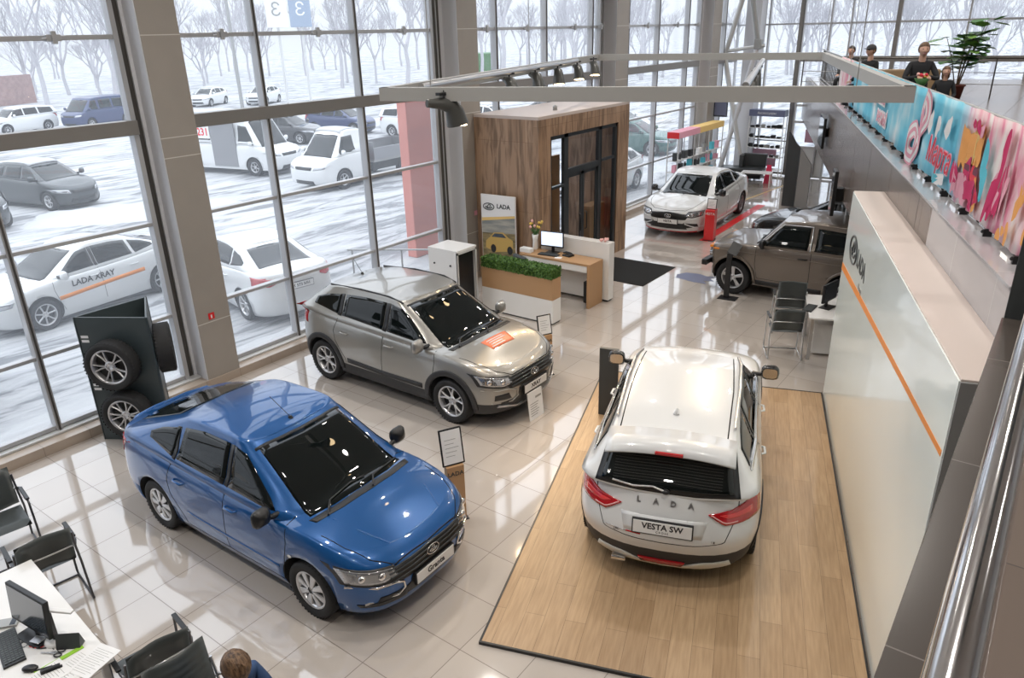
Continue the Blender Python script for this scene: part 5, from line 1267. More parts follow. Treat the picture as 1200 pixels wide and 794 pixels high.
def chair(loc,rz,label): return dup(ch,loc,rz,label)
chair((-5.08,1.86,0),R(81),'grey leather visitor chair showing its back at the near right corner of the white desk')
chair((-8.20,1.95,0),R(-99),'black leather chair at the left picture edge facing the room, seat and armrest showing')
c2=chair((-3.22,11.72,0),R(26),'grey visitor chair with chrome strap, back to the camera, beside the platform end')
for k_ in kids(c2):
    if k_.name.split('.')[0] in ('side_frame','leg','cross_bar'): k_.data=k_.data.copy(); k_.data.materials[0]=MAT['satin_metal']
rb=make_chair('tall ribbed grey chair beside the small white desk near the off-road car',ribs=True,frame='satin_metal',group='ribbed chairs'); rb.location=(-3.50,12.85,0); rb.rotation_euler=(0,0,R(20)); KID[rb.name]=kids(rb)
dup(rb,(-4.14,1.74,0),R(-95),'ribbed dark chair at the bottom edge carrying the person in blue')
# desk 1 with things on it
def white_desk(label,loc,rz,L0,L1,W0,W1,h=.75,legs=True):
    e=empty('white_desk',loc,rz,label,'desk')
    b=MB(); b.box(L0,L1,W0,W1,h-.028,h,.003); b.build('desk_top','white_laminate',e)
    b=MB(); b.box(L0,L1,W0,W0+.003,h-.0285,h-.002); 
    for x in (L0+.06,L1-.06):
        for y in (W0+.06,W1-.06): q=MB(); q.box(x-.025,x+.025,y-.025,y+.025,0,h-.028,.003); q.build('leg','satin_metal',e)
        q=MB(); q.box(x-.02,x+.02,W0+.08,W1-.08,h-.07,h-.03); q.build('side_rail','satin_metal',e)
    return e
white_desk('large white desk in the bottom left corner crowded with office things',(-5.04,1.59,0),R(-5),-1.78,0,-.80,0)
white_desk('second white desk at the left picture edge behind the first one',(-7.42,1.52,0),R(-5),-1.5,0,-.75,0)
monitor('monitor','thin dark monitor facing the camera on the bottom left desk',(-5.78,1.34,.75),R(7),.52,.30,False,.08,R(-6))
ml=empty('monitor_arm_lamp',(-5.58,1.42,.75),R(28),'white desk lamp with a straight bar head and dark post on the desk','lamp')
b=MB(); b.lathe([(.001,.03),(.07,.03),(.085,.015),(.085,0),(.001,0)],24); b.build('lamp_base','white_plastic',ml); b=MB(); b.box(-.012,.012,-.018,.018,.02,.30,.003); b.build('post','black_plastic',ml); b=MB(); b.box(-.03,.22,-.02,.02,.30,.32,.006); b.T=Matrix.Rotation(pi,4,'Z'); b.build('light_bar','white_plastic',ml)
ml.children
keyboard('black full-size keyboard on the bottom left desk',(-5.80,1.17,.75),R(-12))
tag(MB().sphere((0,0,.016),(.035,.06,.02)).build('computer_mouse','black_plastic',loc=(-5.44,1.17,.75),rot=(0,0,R(-50))),'black computer mouse on the bottom left desk','mouse')
e=empty('tent_calendar',(-5.44,1.46,.75),R(40),'dark tent-shaped desk calendar on the bottom left desk','calendar')
b=MB(); b.add([(-.09,-.04,0),(.09,-.04,0),(.09,0,.12),(-.09,0,.12),(-.09,.04,0),(.09,.04,0)],[(0,1,2,3),(3,2,5,4),(0,3,4),(1,5,2)]); b.build('calendar_body','dark_panel',e)
mat('lime',(.30,.60,.05),.4)
tag(MB().box(-.17,.17,-.02,.02,0,.006,.002).build('ruler','lime',loc=(-5.36,1.34,.75),rot=(0,0,R(86))),'lime green ruler lying across the bottom left desk','ruler')
sc_=empty('scissors',(-5.44,1.36,.757),R(35),'black-handled scissors lying on the lime ruler','scissors')
for sg in (1,-1):
    b=MB(); b.tube([(.02+.028*cos(t*2*pi/12),sg*.024+.018*sin(t*2*pi/12),0.004) for t in range(12)],.005,6,closed=True); b.build('finger_loop','black_plastic',sc_)
    b=MB(); b.tube([(-.0,sg*.012,.004),(-.13,-sg*.006,.004)],[.006,.002],6); b.build('blade','satin_metal',sc_)
b=MB(); b.box(-.07,.07,-.015,.015,0,.012,.003); b.box(-.07,.06,-.013,.013,.018,.034,.004); b.box(-.07,-.04,-.012,.012,.01,.02); tag(b.build('stapler','black_plastic',loc=(-5.30,1.26,.75),rot=(0,0,R(70))),'black stapler lying beside the lime ruler','stapler')
b=MB(); b.cyl((0,-.07,.008),(0,.07,.008),.006,n=8); tag(b.build('pen','black_plastic',loc=(-5.37,1.22,.75),rot=(0,0,R(-30))),'black pen lying beside the stapler','pen')
for i,(x,y,r_,l) in enumerate([(-5.20,1.38,8,'printed form lying nearest the right edge of the bottom left desk'),(-5.13,1.49,14,'printed sheet in the right corner of the bottom left desk'),(-5.27,1.20,0,'printed form at the bottom picture edge on the desk')]):
    b=MB(); b.mi=0; b.box(-.105,.105,-.148,.148,0,.0015+.001*i); b.mi=1
    for k in range(12): b.box(-.085,.05+.03*((k*5)%2),-.12+k*.02,-.117+k*.02,.0015+.001*i,.0019+.001*i)
    tag(b.build('paper_sheet',None,mats=['paper','grey_metal'],loc=(x,y,.7505+.0012*i),rot=(0,0,R(r_))),l,'paper','papers on the desk')
b=MB(); b.mi=0; b.box(-.05,.05,-.085,.085,0,.02,.004); b.mi=1; b.box(-.04,.04,.03,.07,.02,.022); tag(b.build('calculator',None,mats=['grey_metal','screen_dark'],loc=(-6.10,1.27,.75),rot=(0,0,R(-40))),'grey calculator at the left edge of the bottom left desk','calculator')
for i in range(4):
    rnd=random.Random(20+i); pts=[]; x,y=-5.85+.07*i,1.27+.02*i
    for k in range(9): pts.append((x+.06*sin(k*1.3+i)+k*.012,y+.045*cos(k*1.7+i*2),.754+.002*(k%2)))
    pts=[(p.x,p.y,.755) for p in cat2([(a,b_) for a,b_,_ in pts],4)]
    tag(MB().tube(pts,.003,5).build('cable',('black_plastic','white_plastic','red','black_plastic')[i]),('black cable loop under the bottom left monitor','white cable loop under the bottom left monitor','thin red cable under the bottom left monitor','black cable running towards the lamp base')[i],'cable')
e=empty('hole_punch',(-5.66,1.31,.75),R(20),'small black hole punch under the bottom left monitor','hole punch'); b=MB(); b.box(-.05,.05,-.03,.03,0,.02,.004); b.build('punch_base','black_plastic',e); b=MB(); b.box(-.045,.045,-.02,.05,.035,.045,.004); b.build('punch_lever','satin_metal',e)
# far small desk
rzd=math.atan2(GD.y,GD.x)-pi/2
fd=white_desk('small white desk between the ribbed chair and the partition end',(-2.83,11.62,0),rzd,0,.52,0,1.18,.74)
b=MB(); b.box(.12,.50,.25,.60,.04,.55,.004); p_=b.build('pedestal','white_laminate',fd)
for z in (.06,.23,.40): q=MB(); q.box(.105,.12,.27,.58,z,z+.15,.003); d_=q.build('drawer','white_laminate',p_); k=MB(); k.cyl((.105,.42,z+.075),(.09,.42,z+.075),.01); k.build('knob','satin_metal',d_)
monitor('monitor','black monitor seen from behind on the small white desk by the partition',(-2.72,12.25,.74),rzd+R(60),.46,.28)
keyboard('black keyboard on the small white desk by the partition',(-2.95,12.05,.74),rzd+R(70),.36)
# dark pylon and screens under the gallery
py=empty('display_pylon',(-6.40,22.7,0),R(2),'tall dark grey pylon with a slanted top before the far door','display panel')
mo('panel',[(-.38,0,0),(-.02,0,0),(-.02,0,1.72),(-.16,0,1.86),(-.30,0,2.08),(-.38,0,2.16)]+[(-.38,.08,0),(-.02,.08,0),(-.02,.08,1.72),(-.16,.08,1.86),(-.30,.08,2.08),(-.38,.08,2.16)],[(0,1,2,3,4,5),(11,10,9,8,7,6)]+[(i,i+6,(i+1)%6+6,(i+1)%6) for i in range(6)],'dark_panel',py)
mo('side_wing',[(0,0.02,0),(.34,.02,0),(.34,.02,1.25),(0,.02,1.70),(0,.1,0),(.34,.1,0),(.34,.1,1.25),(0,.1,1.70)],[(0,1,2,3),(7,6,5,4),(0,4,5,1),(1,5,6,2),(2,6,7,3),(3,7,4,0)],'grey_metal',py)
def wall_tv(label,s,z,w=1.15,h=.66,n=.22):
    e=empty('television',gp(s,n,z),math.atan2(-GD.y,-GD.x),label,'television')
    b=MB(); b.box(-w/2,w/2,-.03,.03,0,h,.006); t_=b.build('housing','black_plastic',e); b=MB(); b.box(-w/2+.02,w/2-.02,-.033,-.03,.02,h-.02); b.build('screen','screen_dark',t_)
    b=MB(); b.box(-.1,.1,.03,.16,h*.3,h*.6); b.build('wall_bracket','black_plastic',e)
wall_tv('flat black television on the polished fascia near the far pylon',8.4,2.42); wall_tv('narrow upright black screen on the fascia above the off-road car roof',4.0,1.80,.42,.80,.18)
# ceiling-hung lighting frame
fr_=empty('lighting_frame',(-5.99,5.84,4.40),label='grey rectangular lighting frame hanging on wires across the hall',cat='light frame')
O=Vector((-5.99,5.84,4.40)); cn=[Vector(p)-O for p in ((-5.99,5.84,4.40),(-1.245,7.395,4.40),(-4.26,15.9,4.40),(-9.03,15.45,4.40))]
for i in range(4):
    a,c=cn[i],cn[(i+1)%4]; d=(c-a).normalized(); n_=Vector((-d.y,d.x,0))*.045
    b=MB(); b.prism([(v.x,v.y) for v in (a-n_-d*.045,c-n_+d*.045,c+n_+d*.045,a+n_-d*.045)],0,.135); b.build('beam','frame_paint',fr_)
# two track rails inside
dl=(cn[3]-cn[0]).normalized(); nl=Vector((dl.y,-dl.x,0))
for k,(off,s0,s1,z) in enumerate(((.16,.55,7.6,.10),(3.6,1.2,7.6,.06))):
    b=MB(); b.cyl(cn[0]+nl*off+dl*s0+Vector((0,0,z)),cn[0]+nl*off+dl*s1+Vector((0,0,z)),.04,n=10); b.build('track_rail','satin_metal',fr_)
for p in (cn[0]+Vector((.5,.17,0)),cn[1]+Vector((-.4,-.13,0)),cn[2],cn[3],cn[0]*.5+cn[3]*.5,cn[1]*.5+cn[2]*.5):
    b=MB(); b.cyl(p+Vector((0,0,.1)),p+Vector((0,0,3.5)),.005,n=6); b.build('suspension_wire','grey_metal',fr_)
SPOTS=[]
def track_spot(p,aim,label,sc=1.):
    e=empty('track_spotlight',p,0,label,'spotlight','spotlights on the lighting frame')
    d=(Vector(aim)-Vector(p)).normalized(); hd=Vector((0,0,-.10))
    b=MB(); b.cyl((0,0,.05),(0,0,-.10),.012); b.box(-.03,.03,-.1,.1,.0,.03,.004); b.build('bracket','black_plastic',e)
    b=MB(); q=Vector((d.x,d.y,0)).normalized()
    b.tube([hd-q*.20+Vector((0,0,.03)),hd-q*.05+Vector((0,0,.02)),hd+q*.06,hd+q*.11-Vector((0,0,.07)),hd+q*.14-Vector((0,0,.20))],[.03*sc,.045*sc,.065*sc,.075*sc,.09*sc],12); b.build('lamp_head','spot_body',e)
    c=hd+q*.14-Vector((0,0,.204)); b=MB(); b.cyl(c,c-Vector((0,0,.004)),.075*sc,n=16); b.build('lens','lamp_warm',e)
    SPOTS.append((Vector(p)+c-Vector((0,0,.02)),Vector(aim)))
mat('lamp_warm',(1,.8,.5),.3,emit=(1,.74,.42),es=14)
O4=O+Vector((0,0,.06))
aims=[(-3.2,7.0,.8),(-3.4,8.2,.8),(-2.8,6.6,.5),(-3.6,9.2,.8),(-4.2,10.2,.4)]
words=['nearest to the camera','second from the camera','third of the row','fourth of the row','farthest of the row']
for k,s_ in enumerate((3.55,4.85,6.2,7.6,9.0)): track_spot(O4+dl*s_+nl*.16,aims[k],'black track spotlight on the left side of the lighting frame, '+words[k],1.25)
track_spot(O4+(cn[1]-cn[0])*.13+Vector((.05,-.02,.0)),(-4.5,8,.3),'black spotlight showing its mouth below the near beam of the lighting frame',1.3)
for k,s_ in enumerate((2.2,3.4)): track_spot(O4+dl*(s_+2)+nl*3.6-Vector((0,0,.02)),(-3.0,7.4+.5*k,.8),('small black spotlight on the inner track of the lighting frame, nearer one','small black spotlight on the inner track of the lighting frame, farther one')[k],.8)
# far retail fittings
rk=empty('accessory_stand',(-9.9,22.9,0),label='accessory display stand with a red and yellow header by the window',cat='display stand')
b=MB(); b.mi=0; b.box(.0,.38,-1.75,-.2,1.98,2.16); b.mi=1; b.box(.0,.38,-.2,1.75,1.98,2.16); b.mi=2; b.box(.0,.385,-1.755,-1.75,1.98,2.16); 
b.build('header',None,rk,mats=['bn_pink','bn_yellow','red'])
b=MB(); b.box(.35,.39,-1.77,-1.74,1.97,2.17); 
for y in (-1.72,-.55,.6,1.72):
    for x in (.02,.36): q=MB(); q.box(x-.012,x+.012,y-.012,y+.012,0,2.0); q.build('post','light_metal',rk)
for z in (.25,.6,.95,1.3): q=MB(); q.box(.0,.36,-1.74,1.74,z,z+.015); q.build('shelf','light_metal',rk)
rnd=random.Random(9); mm=['black_plastic','white_plastic','dark_panel','decal','bn_teal','grey_metal','bn_pink']
names=[('headphone_box','box'),('car_care_bottle','bottle'),('accessory_box','box')]
cnt=0
for z in (.265,.615,.965,1.315):
    for k in range(10):
        y=-1.62+k*.35+rnd.uniform(-.04,.04); b=MB(); w=rnd.uniform(.06,.11); h_=rnd.uniform(.12,.26); t=cnt%3
        if t==1: b.lathe([(.001,0),(.045,0),(.045,h_*.7),(.02,h_*.85),(.02,h_),(.001,h_)],10)
        else: b.box(-.06,.06,-w,w,0,h_,.006)
        tag(b.build(names[t][0],mm[rnd.randrange(7)],loc=(-9.9+.24,22.9+y,z)),'small accessory item standing on the shelves of the red and yellow header stand',names[t][1],'accessories on the window display stand'); cnt+=1
sh=empty('shelf_rack',(-8.82,26.9,0),label='white wire shelf rack with a navy header in front of the far wall',cat='shelf')
b=MB(); b.box(-.62,.62,-.2,.2,2.12,2.34,.004); hdr=b.build('header','decal',sh); text('Аксессуары',.11,'paper',frame_mtx((0,-.203,2.23),(1,0,0),(0,0,1)),hdr,'header_lettering')
for x in (-.6,.6):
    for y in (-.18,.18): q=MB(); q.box(x-.012,x+.012,y-.012,y+.012,0,2.12); q.build('post','white_plastic',sh)
for z in (.30,.72,1.05,1.38,1.72): q=MB(); q.box(-.6,.6,-.18,.18,z,z+.02); q.build('shelf','white_plastic',sh)
for z in (.74,1.07,1.40,1.74):
    for k in range(6):
        b=MB(); w=rnd.uniform(.05,.085); h_=rnd.uniform(.05,.13); b.box(-w,w,-.06,.06,0,h_,.01); b.cyl((-w*.6,-.07,h_*.5),(-w*.6,.07,h_*.5),h_*.45,n=10)
        tag(b.build('car_part',mm[rnd.choice((0,2,5,0))],loc=(-8.82-.48+k*.19,26.8,z+.0)),'dark spare part on the white rack with the navy header','spare part','spare parts on the navy header rack')
e=empty('sofa',(-9.35,26.25,0),R(8),'dark grey lounge sofa with angular back at the far corner','sofa')
for (n_,a) in (('seat',(-.75,.75,-.35,.35,.22,.42)),('backrest',(-.05,.75,.25,.42,.42,.86)),('armrest',(-.12,.02,-.05,.38,.42,.84)),('base',(-.7,.7,-.3,.3,.08,.22))):
    b=MB(); b.box(*a,.02); b.build(n_,'dark_panel' if n_!='base' else 'black_plastic',e)
e=empty('lounge_table',(-8.55,25.5,0),R(10),'low white-framed side table in front of the dark lounge sofa','table')
b=MB(); b.box(-.5,.5,-.25,.25,.40,.43,.005); b.build('table_top','white_plastic',e)
for x in (-.46,.46):
    for y in (-.22,.22): b=MB(); b.box(x-.018,x+.018,y-.018,y+.018,0,.40); b.build('leg','white_plastic',e)
mat('sign_red',(.75,.03,.10),.4)
e=empty('floor_sign',(-8.30,25.95,0),R(5),'small red folding floor sign by the far white rack','sign'); 
for sg in (1,-1): mo('sign_leaf',[(-.13,sg*.10,0),(.13,sg*.10,0),(.07,0,.62),(-.07,0,.62),(-.13,sg*.12,0),(.13,sg*.12,0),(.07,sg*.01,.62),(-.07,sg*.01,.62)],[(0,1,2,3),(7,6,5,4),(0,4,5,1),(1,5,6,2),(2,6,7,3),(3,7,4,0)],'sign_red',e)
mat('poster_pink',(.72,.42,.52),.5)
for i,(x,z,w,h_,m_,l) in enumerate([(-9.0,.62,.42,.30,'poster_pink','pink poster behind the far white rack'),(-7.35,.9+.55,.30,.22,'poster_pink','pink notice taped on the far door glass'),(-6.6,1.5,.3,.3,'bn_white','white notice taped on the far door glass')]):
    tag(MB().box(-w,w,-.004,.004,-h_,h_).build('poster',m_,loc=(x,YF-.12,z)),l,'poster')
e=empty('wall_picture',(-10.02,25.05,2.25),R(0),'framed picture sticking out from the far window column','picture'); b=MB(); b.box(-.06,.42,-.02,.02,-.02,.62,.006); b.build('frame','screen_dark',e); b=MB(); b.box(-.02,.38,-.024,-.02,.03,.57); b.build('picture','decal',e)
# small signs on columns
e=empty('fire_sign',(-10.127,5.80,1.13),label='small red fire extinguisher sign on the nearest window column',cat='sign'); b=MB(); b.box(0,.004,-.05,.05,-.05,.05); b.build('sign_plate','red',e); b=MB(); b.box(.004,.005,-.012,.012,-.035,.02); b.build('sign_symbol','plate_white',e)
e=empty('fire_sign',(-10.127,12.27,1.45),label='small faded sign on the second window column',cat='sign'); b=MB(); b.box(0,.004,-.05,.05,-.05,.05); b.build('sign_plate','bn_pink',e)
# ---------------------------------------------------------------- gallery people, plant, sofa
mat('skin',(.60,.36,.27),.5); mat('cloth_black',(.012,.013,.016),.8); noise_col('hair_brown',(.05,.025,.012),(.20,.115,.06),scale=60,rough=.5,stretch=(1,.3,1),bump=.6); mat('hair_dark',(.03,.02,.016),.6); mat('cloth_blue',(.03,.07,.17),.8); mat('cloth_red',(.35,.03,.04),.8); mat('sofa_tan',(.30,.21,.12),.6); mat('cap_grey',(.06,.06,.065),.8)
def skinned(name,verts,edges,m,parent,root=0,sub=2,mats=None):
    me=bpy.data.meshes.new(name); me.from_pydata([v[:3] for v in verts],edges,[])
    o=bpy.data.objects.new(name,me); COL.objects.link(o); o.parent=parent
    md=o.modifiers.new('skin','SKIN'); md.use_smooth_shade=True
    sv=me.skin_vertices[0].data if me.skin_vertices else None
    if sv is None:
        o.data.update()
    for i,v in enumerate(verts):
        r_=v[3] if isinstance(v[3],(tuple,list)) else (v[3],v[3]); me.skin_vertices[0].data[i].radius=r_
        me.skin_vertices[0].data[i].use_root=(i==root)
    s_=o.modifiers.new('sub','SUBSURF'); s_.levels=sub; s_.render_levels=sub
    bpy.context.view_layer.update()
    nm=bpy.data.meshes.new_from_object(o.evaluated_get(bpy.context.evaluated_depsgraph_get())); o.modifiers.clear(); o.data=nm
    nm.materials.clear()
    for x in (mats or [m]): nm.materials.append(MAT[x])
    for p in nm.polygons: p.use_smooth=True
    return o
def person(label,loc,rz,top='cloth_black',hair='hair_brown',scale=1.,seat=.45,lean=0.,cap=None,hold=False,long_hair=False,bow=0.):
    """seated figure, front = +y, origin on the floor below the pelvis"""
    e=empty('person',loc,rz,label,'person'); e.scale=(scale,)*3
    hip=seat+.10; ly=lean
    sh=hip+.48; neck=(0,ly*1.0,sh+.10)
    V=[];E=[]
    def add(p,r_,par=None):
        V.append((*p,r_)); 
        if par is not None: E.append((par,len(V)-1))
        return len(V)-1
    pel=add((0,0,hip),(.16,.12)); w=add((0,ly*.35,hip+.2),(.145,.105),pel); chst=add((0,ly*.8,hip+.38),(.175,.12),w); nk=add((0,ly*1.0,sh+.05),.068,chst)
    for sg in (1,-1):
        s0=add((sg*.17,ly*.85,sh-.03),.062,chst); 
        if hold: el=add((sg*.27,ly+.14,sh-.26),.046,s0); ha=add((sg*.09,ly+.33,sh-.22),.034,el)
        else: el=add((sg*.25,ly+.05,sh-.30),.046,s0); ha=add((sg*.16,ly+.30,hip+.10),.033,el)
        th=add((sg*.10,.05,hip-.03),.085,pel); kn=add((sg*.14,.44,hip-.02),.062,th); an=add((sg*.14,.42,.10),.045,kn)
    body=skinned('body',V,E,top,e)
    hc=Vector((0,ly*1.1+.02,sh+.21))
    b=MB(); b.cyl((0,ly*1.0-.005,sh+.02),(0,ly*1.08+.01,sh+.16),.058,.054,14); b.build('neck','skin',e)
    # hands with five fingers
    for sg in (1,-1):
        c=Vector((sg*.09,ly+.34,sh-.22)) if hold else Vector((sg*.16,ly+.31,hip+.09))
        HV=[];HE=[]
        def ha_(p,r_,par=None):
            HV.append((*p,r_)); 
            if par is not None: HE.append((par,len(HV)-1))
            return len(HV)-1
        w0=ha_(c,.022); pm=ha_(c+Vector((-sg*.02,.05,0)),(.034,.014),w0)
        for f in range(4):
            o_=Vector((-.027+.018*f,0,0)); a_=ha_(c+Vector((-sg*.02,.075,-.002))+o_,.0085,pm); b_=ha_(c+Vector((-sg*.02,.105-.004*abs(f-1.5),-.012))+o_,.008,a_); ha_(c+Vector((-sg*.02,.118-.004*abs(f-1.5),-.034))+o_,.007,b_)
        t1=ha_(c+Vector((-sg*.055,.04,.0)),.010,w0); ha_(c+Vector((-sg*.07,.07,-.008)),.008,t1)
        skinned('hand',HV,HE,'skin',e,sub=1)
    # head: shaped sphere with nose, ears
    hb=MB(); hb.sphere(hc,(.082,.102,.118),20,14); h=hb.build('head','skin',e)
    for v in h.data.vertices:
        q=v.co-hc
        if q.z<0: v.co.x=hc.x+q.x*(1-.35*(-q.z/.118)); 
        if q.y>0 and q.z<-.02: v.co.y=hc.y+q.y*.96
        if q.y>.07 and abs(q.x)<.025 and -.04<q.z<.02: v.co.y+=.018
        if q.y>.06 and .005<q.z<.035 and .015<abs(q.x)<.05: v.co.y-=.008
    for sg in (1,-1):
        b=MB(); b.sphere(hc+Vector((sg*.079,-.005,-.005)),(.012,.02,.032),10,8); b.build('ear','skin',h)
        b=MB(); b.sphere(hc+Vector((sg*.030,.083,.018)),(.013,.010,.008),10,6); b.build('eye','ink_black',h)
    b=MB(); b.sphere(hc+Vector((0,.088,-.052)),(.024,.010,.006),10,6); b.build('mouth','bn_pink',h)
    b=MB(); b.sphere(hc+Vector((0,-.014,.022)),(.093,.110,.112),24,16); hr=b.build('hair',hair,h)
    for v in hr.data.vertices:
        q=v.co-hc
        if q.y>.02 and q.z<.05: v.co=hc+q*.80
        if q.z<-.05 and not long_hair: v.co=hc+q*.82
        k=1+.05*sin(q.x*190+q.z*120)*sin(q.y*160+1.3); v.co=hc+(v.co-hc)*k
        if long_hair and q.z<-.02 and q.y<.02: v.co.z-=.10
    if cap:
        b=MB(); b.sphere(hc+Vector((0,-.01,.05)),(.094,.112,.085),18,10); b.box(-.07,.07,.06,.17,hc.z-0+.035,hc.z+.05,.005) if False else None; b.build('cap',cap,h)
        b=MB(); b.sphere(hc+Vector((0,.12,.05)),(.065,.07,.010),12,6); b.build('cap_brim',cap,h)
    if bow: h.matrix_local=Matrix.Translation(hc+Vector((0,.03,-.02)))@Matrix.Rotation(-bow,4,'X')@Matrix.Translation(-hc)
    return e,hc
e,hc=person('person in a black jacket sitting on the gallery behind the banner, holding flowers',(-2.50,15.55,3.385),R(200),hold=True,hair='hair_brown',lean=.04,seat=.40)
bq=empty('bouquet',(-2.38,15.17,4.10),label='bouquet of mixed flowers held by the person in black on the gallery',cat='bouquet'); rnd=random.Random(8)
b=MB(); b.lathe([(.02,-.22),(.05,-.1),(.13,.03),(.10,.03),(.03,-.1)],14); b.build('wrapping','leaf_green',bq)
for k in range(14): b=MB(); a=rnd.uniform(0,6.3); r_=rnd.uniform(0,.11); b.sphere((r_*cos(a),r_*sin(a),.05+rnd.random()*.05),.028,8,6); b.build('blossom',('petal_yellow','bn_red','petal_pink','leaf_green')[k%4],bq)
person('child with long brown hair beside the person in black on the gallery',(-2.02,15.1,3.385),R(190),top='cloth_black',hair='hair_brown',scale=.72,long_hair=True,seat=.40)
person('person in a dark cap behind the banner, left of the person in black',(-3.68,17.1,3.385),R(150),cap='cap_grey',top='cloth_black',seat=.40,scale=.95)
person('person with short dark hair farthest left behind the banner',(-4.74,20.0,3.385),R(170),hair='hair_dark',top='cloth_black',seat=.40,scale=.88)
e=empty('gallery_sofa',(-2.62,16.2,3.385),R(14),'tan leather sofa on the gallery behind the banner','sofa')
for (n_,a) in (('seat',(-.75,.40,-.45,.30,.12,.42)),('backrest',(-.75,.40,.30,.48,.12,.82)),('armrest',(-.90,-.75,-.45,.48,.05,.62)),('armrest',(.40,.55,-.45,.48,.05,.62))): b=MB(); b.box(*a,.03); b.build(n_,'sofa_tan',e)
# ficus
pt=empty('potted_ficus',(-2.42,19.9,3.385),label='leafy potted ficus in a terracotta pot on the gallery',cat='plant')
b=MB(); b.lathe([(.001,0),(.12,0),(.17,.30),(.19,.30),(.19,.34),(.165,.34),(.15,.28),(.001,.28)],20); b.build('pot','terracotta',pt)
rnd=random.Random(2); mat('ficus_light',(.16,.30,.07),.45)
for k in range(7):
    a=rnd.uniform(0,6.3); top=Vector((.38*cos(a),.38*sin(a),rnd.uniform(1.0,1.55) if k else 1.62)); b=MB(); b.tube([(.03*cos(a),.03*sin(a),.28),top*.5+Vector((0,0,.2)),top],[.014,.011,.006],6); b.build('stem','hair_brown',pt)
    for q in range(14):
        t=rnd.uniform(.30,1.05); p=Vector((0,0,.3)).lerp(top,t); aa=rnd.uniform(0,6.3); d=Vector((cos(aa),sin(aa),rnd.uniform(-.25,.45))).normalized(); s_=rnd.uniform(.26,.40); c=p+d*.08
        sd=d.cross(Vector((0,0,1))).normalized()*s_*.40; up=sd.cross(d).normalized()*.012
        lf=MB(); lf.add([c,c+d*s_*.35+sd,c+d*s_*.75+sd*.7,c+d*s_-up*2,c+d*s_*.75-sd*.7,c+d*s_*.35-sd,c+d*s_*.5-up*2],[(0,1,6),(1,2,6),(2,3,6),(3,4,6),(4,5,6),(5,0,6)],True); lf.tube([p,c],.004,4); lf.build('leaf','leaf_green' if q%3 else 'ficus_light',pt) if True else None
# person in blue at the bottom edge
person('person in a navy jacket at the bottom edge, seen from above, brown hair',(-4.10,1.87,0),R(-95),top='cloth_blue',hair='hair_brown',seat=.46,lean=.30,bow=R(50))
# ---------------------------------------------------------------- indoor cars
granta((-6.11,4.03,0),R(1.2))
xray((-7.53,7.68,0),R(0))
vesta_sw((-3.08,7.45,.03),R(109.3))
sedan('sports_sedan','white sports sedan with red lower lip parked by the far windows',(-8.20,19.70,0),R(-86.5),sport=True,group='showroom cars',plate='VESTA')
niva((-3.69,14.93,0),R(180))
sedan('black_sedan','glossy black car behind the grey-brown off-road car under the gallery',(-3.75,17.9,0),R(172),paint='paint_black',group='showroom cars',detail=False,sub=2)
# ---------------------------------------------------------------- outside
ZG=-.2
m=mat('snow_ground',(.8,.82,.86),.9); N,L=nodes(m); b=N['Principled BSDF']
tc=N.new('ShaderNodeTexCoord'); mp=N.new('ShaderNodeMapping'); mp.inputs['Scale'].default_value=(1.3,.28,1); mp.inputs['Rotation'].default_value=(0,0,R(-12)); L.new(tc.outputs['Object'],mp.inputs[0])
nz=N.new('ShaderNodeTexNoise'); nz.inputs['Scale'].default_value=1.1; nz.inputs['Detail'].default_value=9; nz.inputs['Roughness'].default_value=.68; nz.inputs['Distortion'].default_value=.8; L.new(mp.outputs[0],nz.inputs['Vector'])
cr=N.new('ShaderNodeValToRGB'); E_=cr.color_ramp.elements; E_[0].position=.41; E_[0].color=(.17,.175,.185,1); E_[1].position=.60; E_[1].color=(.475,.48,.485,1); e=E_.new(.48); e.color=(.37,.375,.385,1); L.new(nz.outputs['Fac'],cr.inputs[0]); L.new(cr.outputs[0],b.inputs['Base Color'])
bp=N.new('ShaderNodeBump'); bp.inputs['Strength'].default_value=.5; bp.inputs['Distance'].default_value=.08; L.new(nz.outputs['Fac'],bp.inputs['Height']); L.new(bp.outputs[0],b.inputs['Normal'])
struct(MB().box(-260,120,-120,320,-.6,ZG),'ground','snow_ground')
rnd=random.Random(31)
def bank(loc,w,d,h,label,rz=0,seed=0):
    rnd=random.Random(seed); nx,ny=28,10; V=[];F=[]
    for j in range(ny+1):
        for i in range(nx+1):
            u=i/nx*2-1; v=j/ny*2-1; z=h*max(0,(1-u**4)*(1-v*v))*(.65+.35*sin(u*9+seed)*cos(v*5+seed)+.25*rnd.random())-.05
            V.append((u*w/2,v*d/2,z))
    for j in range(ny):
        for i in range(nx): a=j*(nx+1)+i; F.append((a,a+1,a+nx+2,a+nx+1))
    o=mo('snow_bank',V,F,'snow',smooth=True,loc=loc,rot=(0,0,rz)); tag(o,label,'snow','snow heaps outside',kind='stuff')
bank((-11.25,1.5,ZG),9,.9,.16,'low ridge of snow along the outside foot of the near window',R(90),1); bank((-11.25,9.3,ZG),5.6,1.0,.2,'low ridge of snow outside the second window',R(90),2)
bank((-24.5,12.2,ZG),7,3.2,.3,'lumpy ploughed snow beside the dark hatchback',R(50),3)
SW_=lambda a: [([(a[0],1.0+a[2]),(.1,1.02+a[2])],[(a[1],1.32+a[3]),(.1,1.38+a[3])]),([(.02,1.02+a[2]),(-.8,1.05+a[2])],[(.02,1.385+a[3]),(-.75,1.37+a[3])]),([(-.9,1.06+a[2]),(-1.5,1.12+a[2])],[(-.87,1.36+a[3]),(-1.35,1.30+a[3])])]
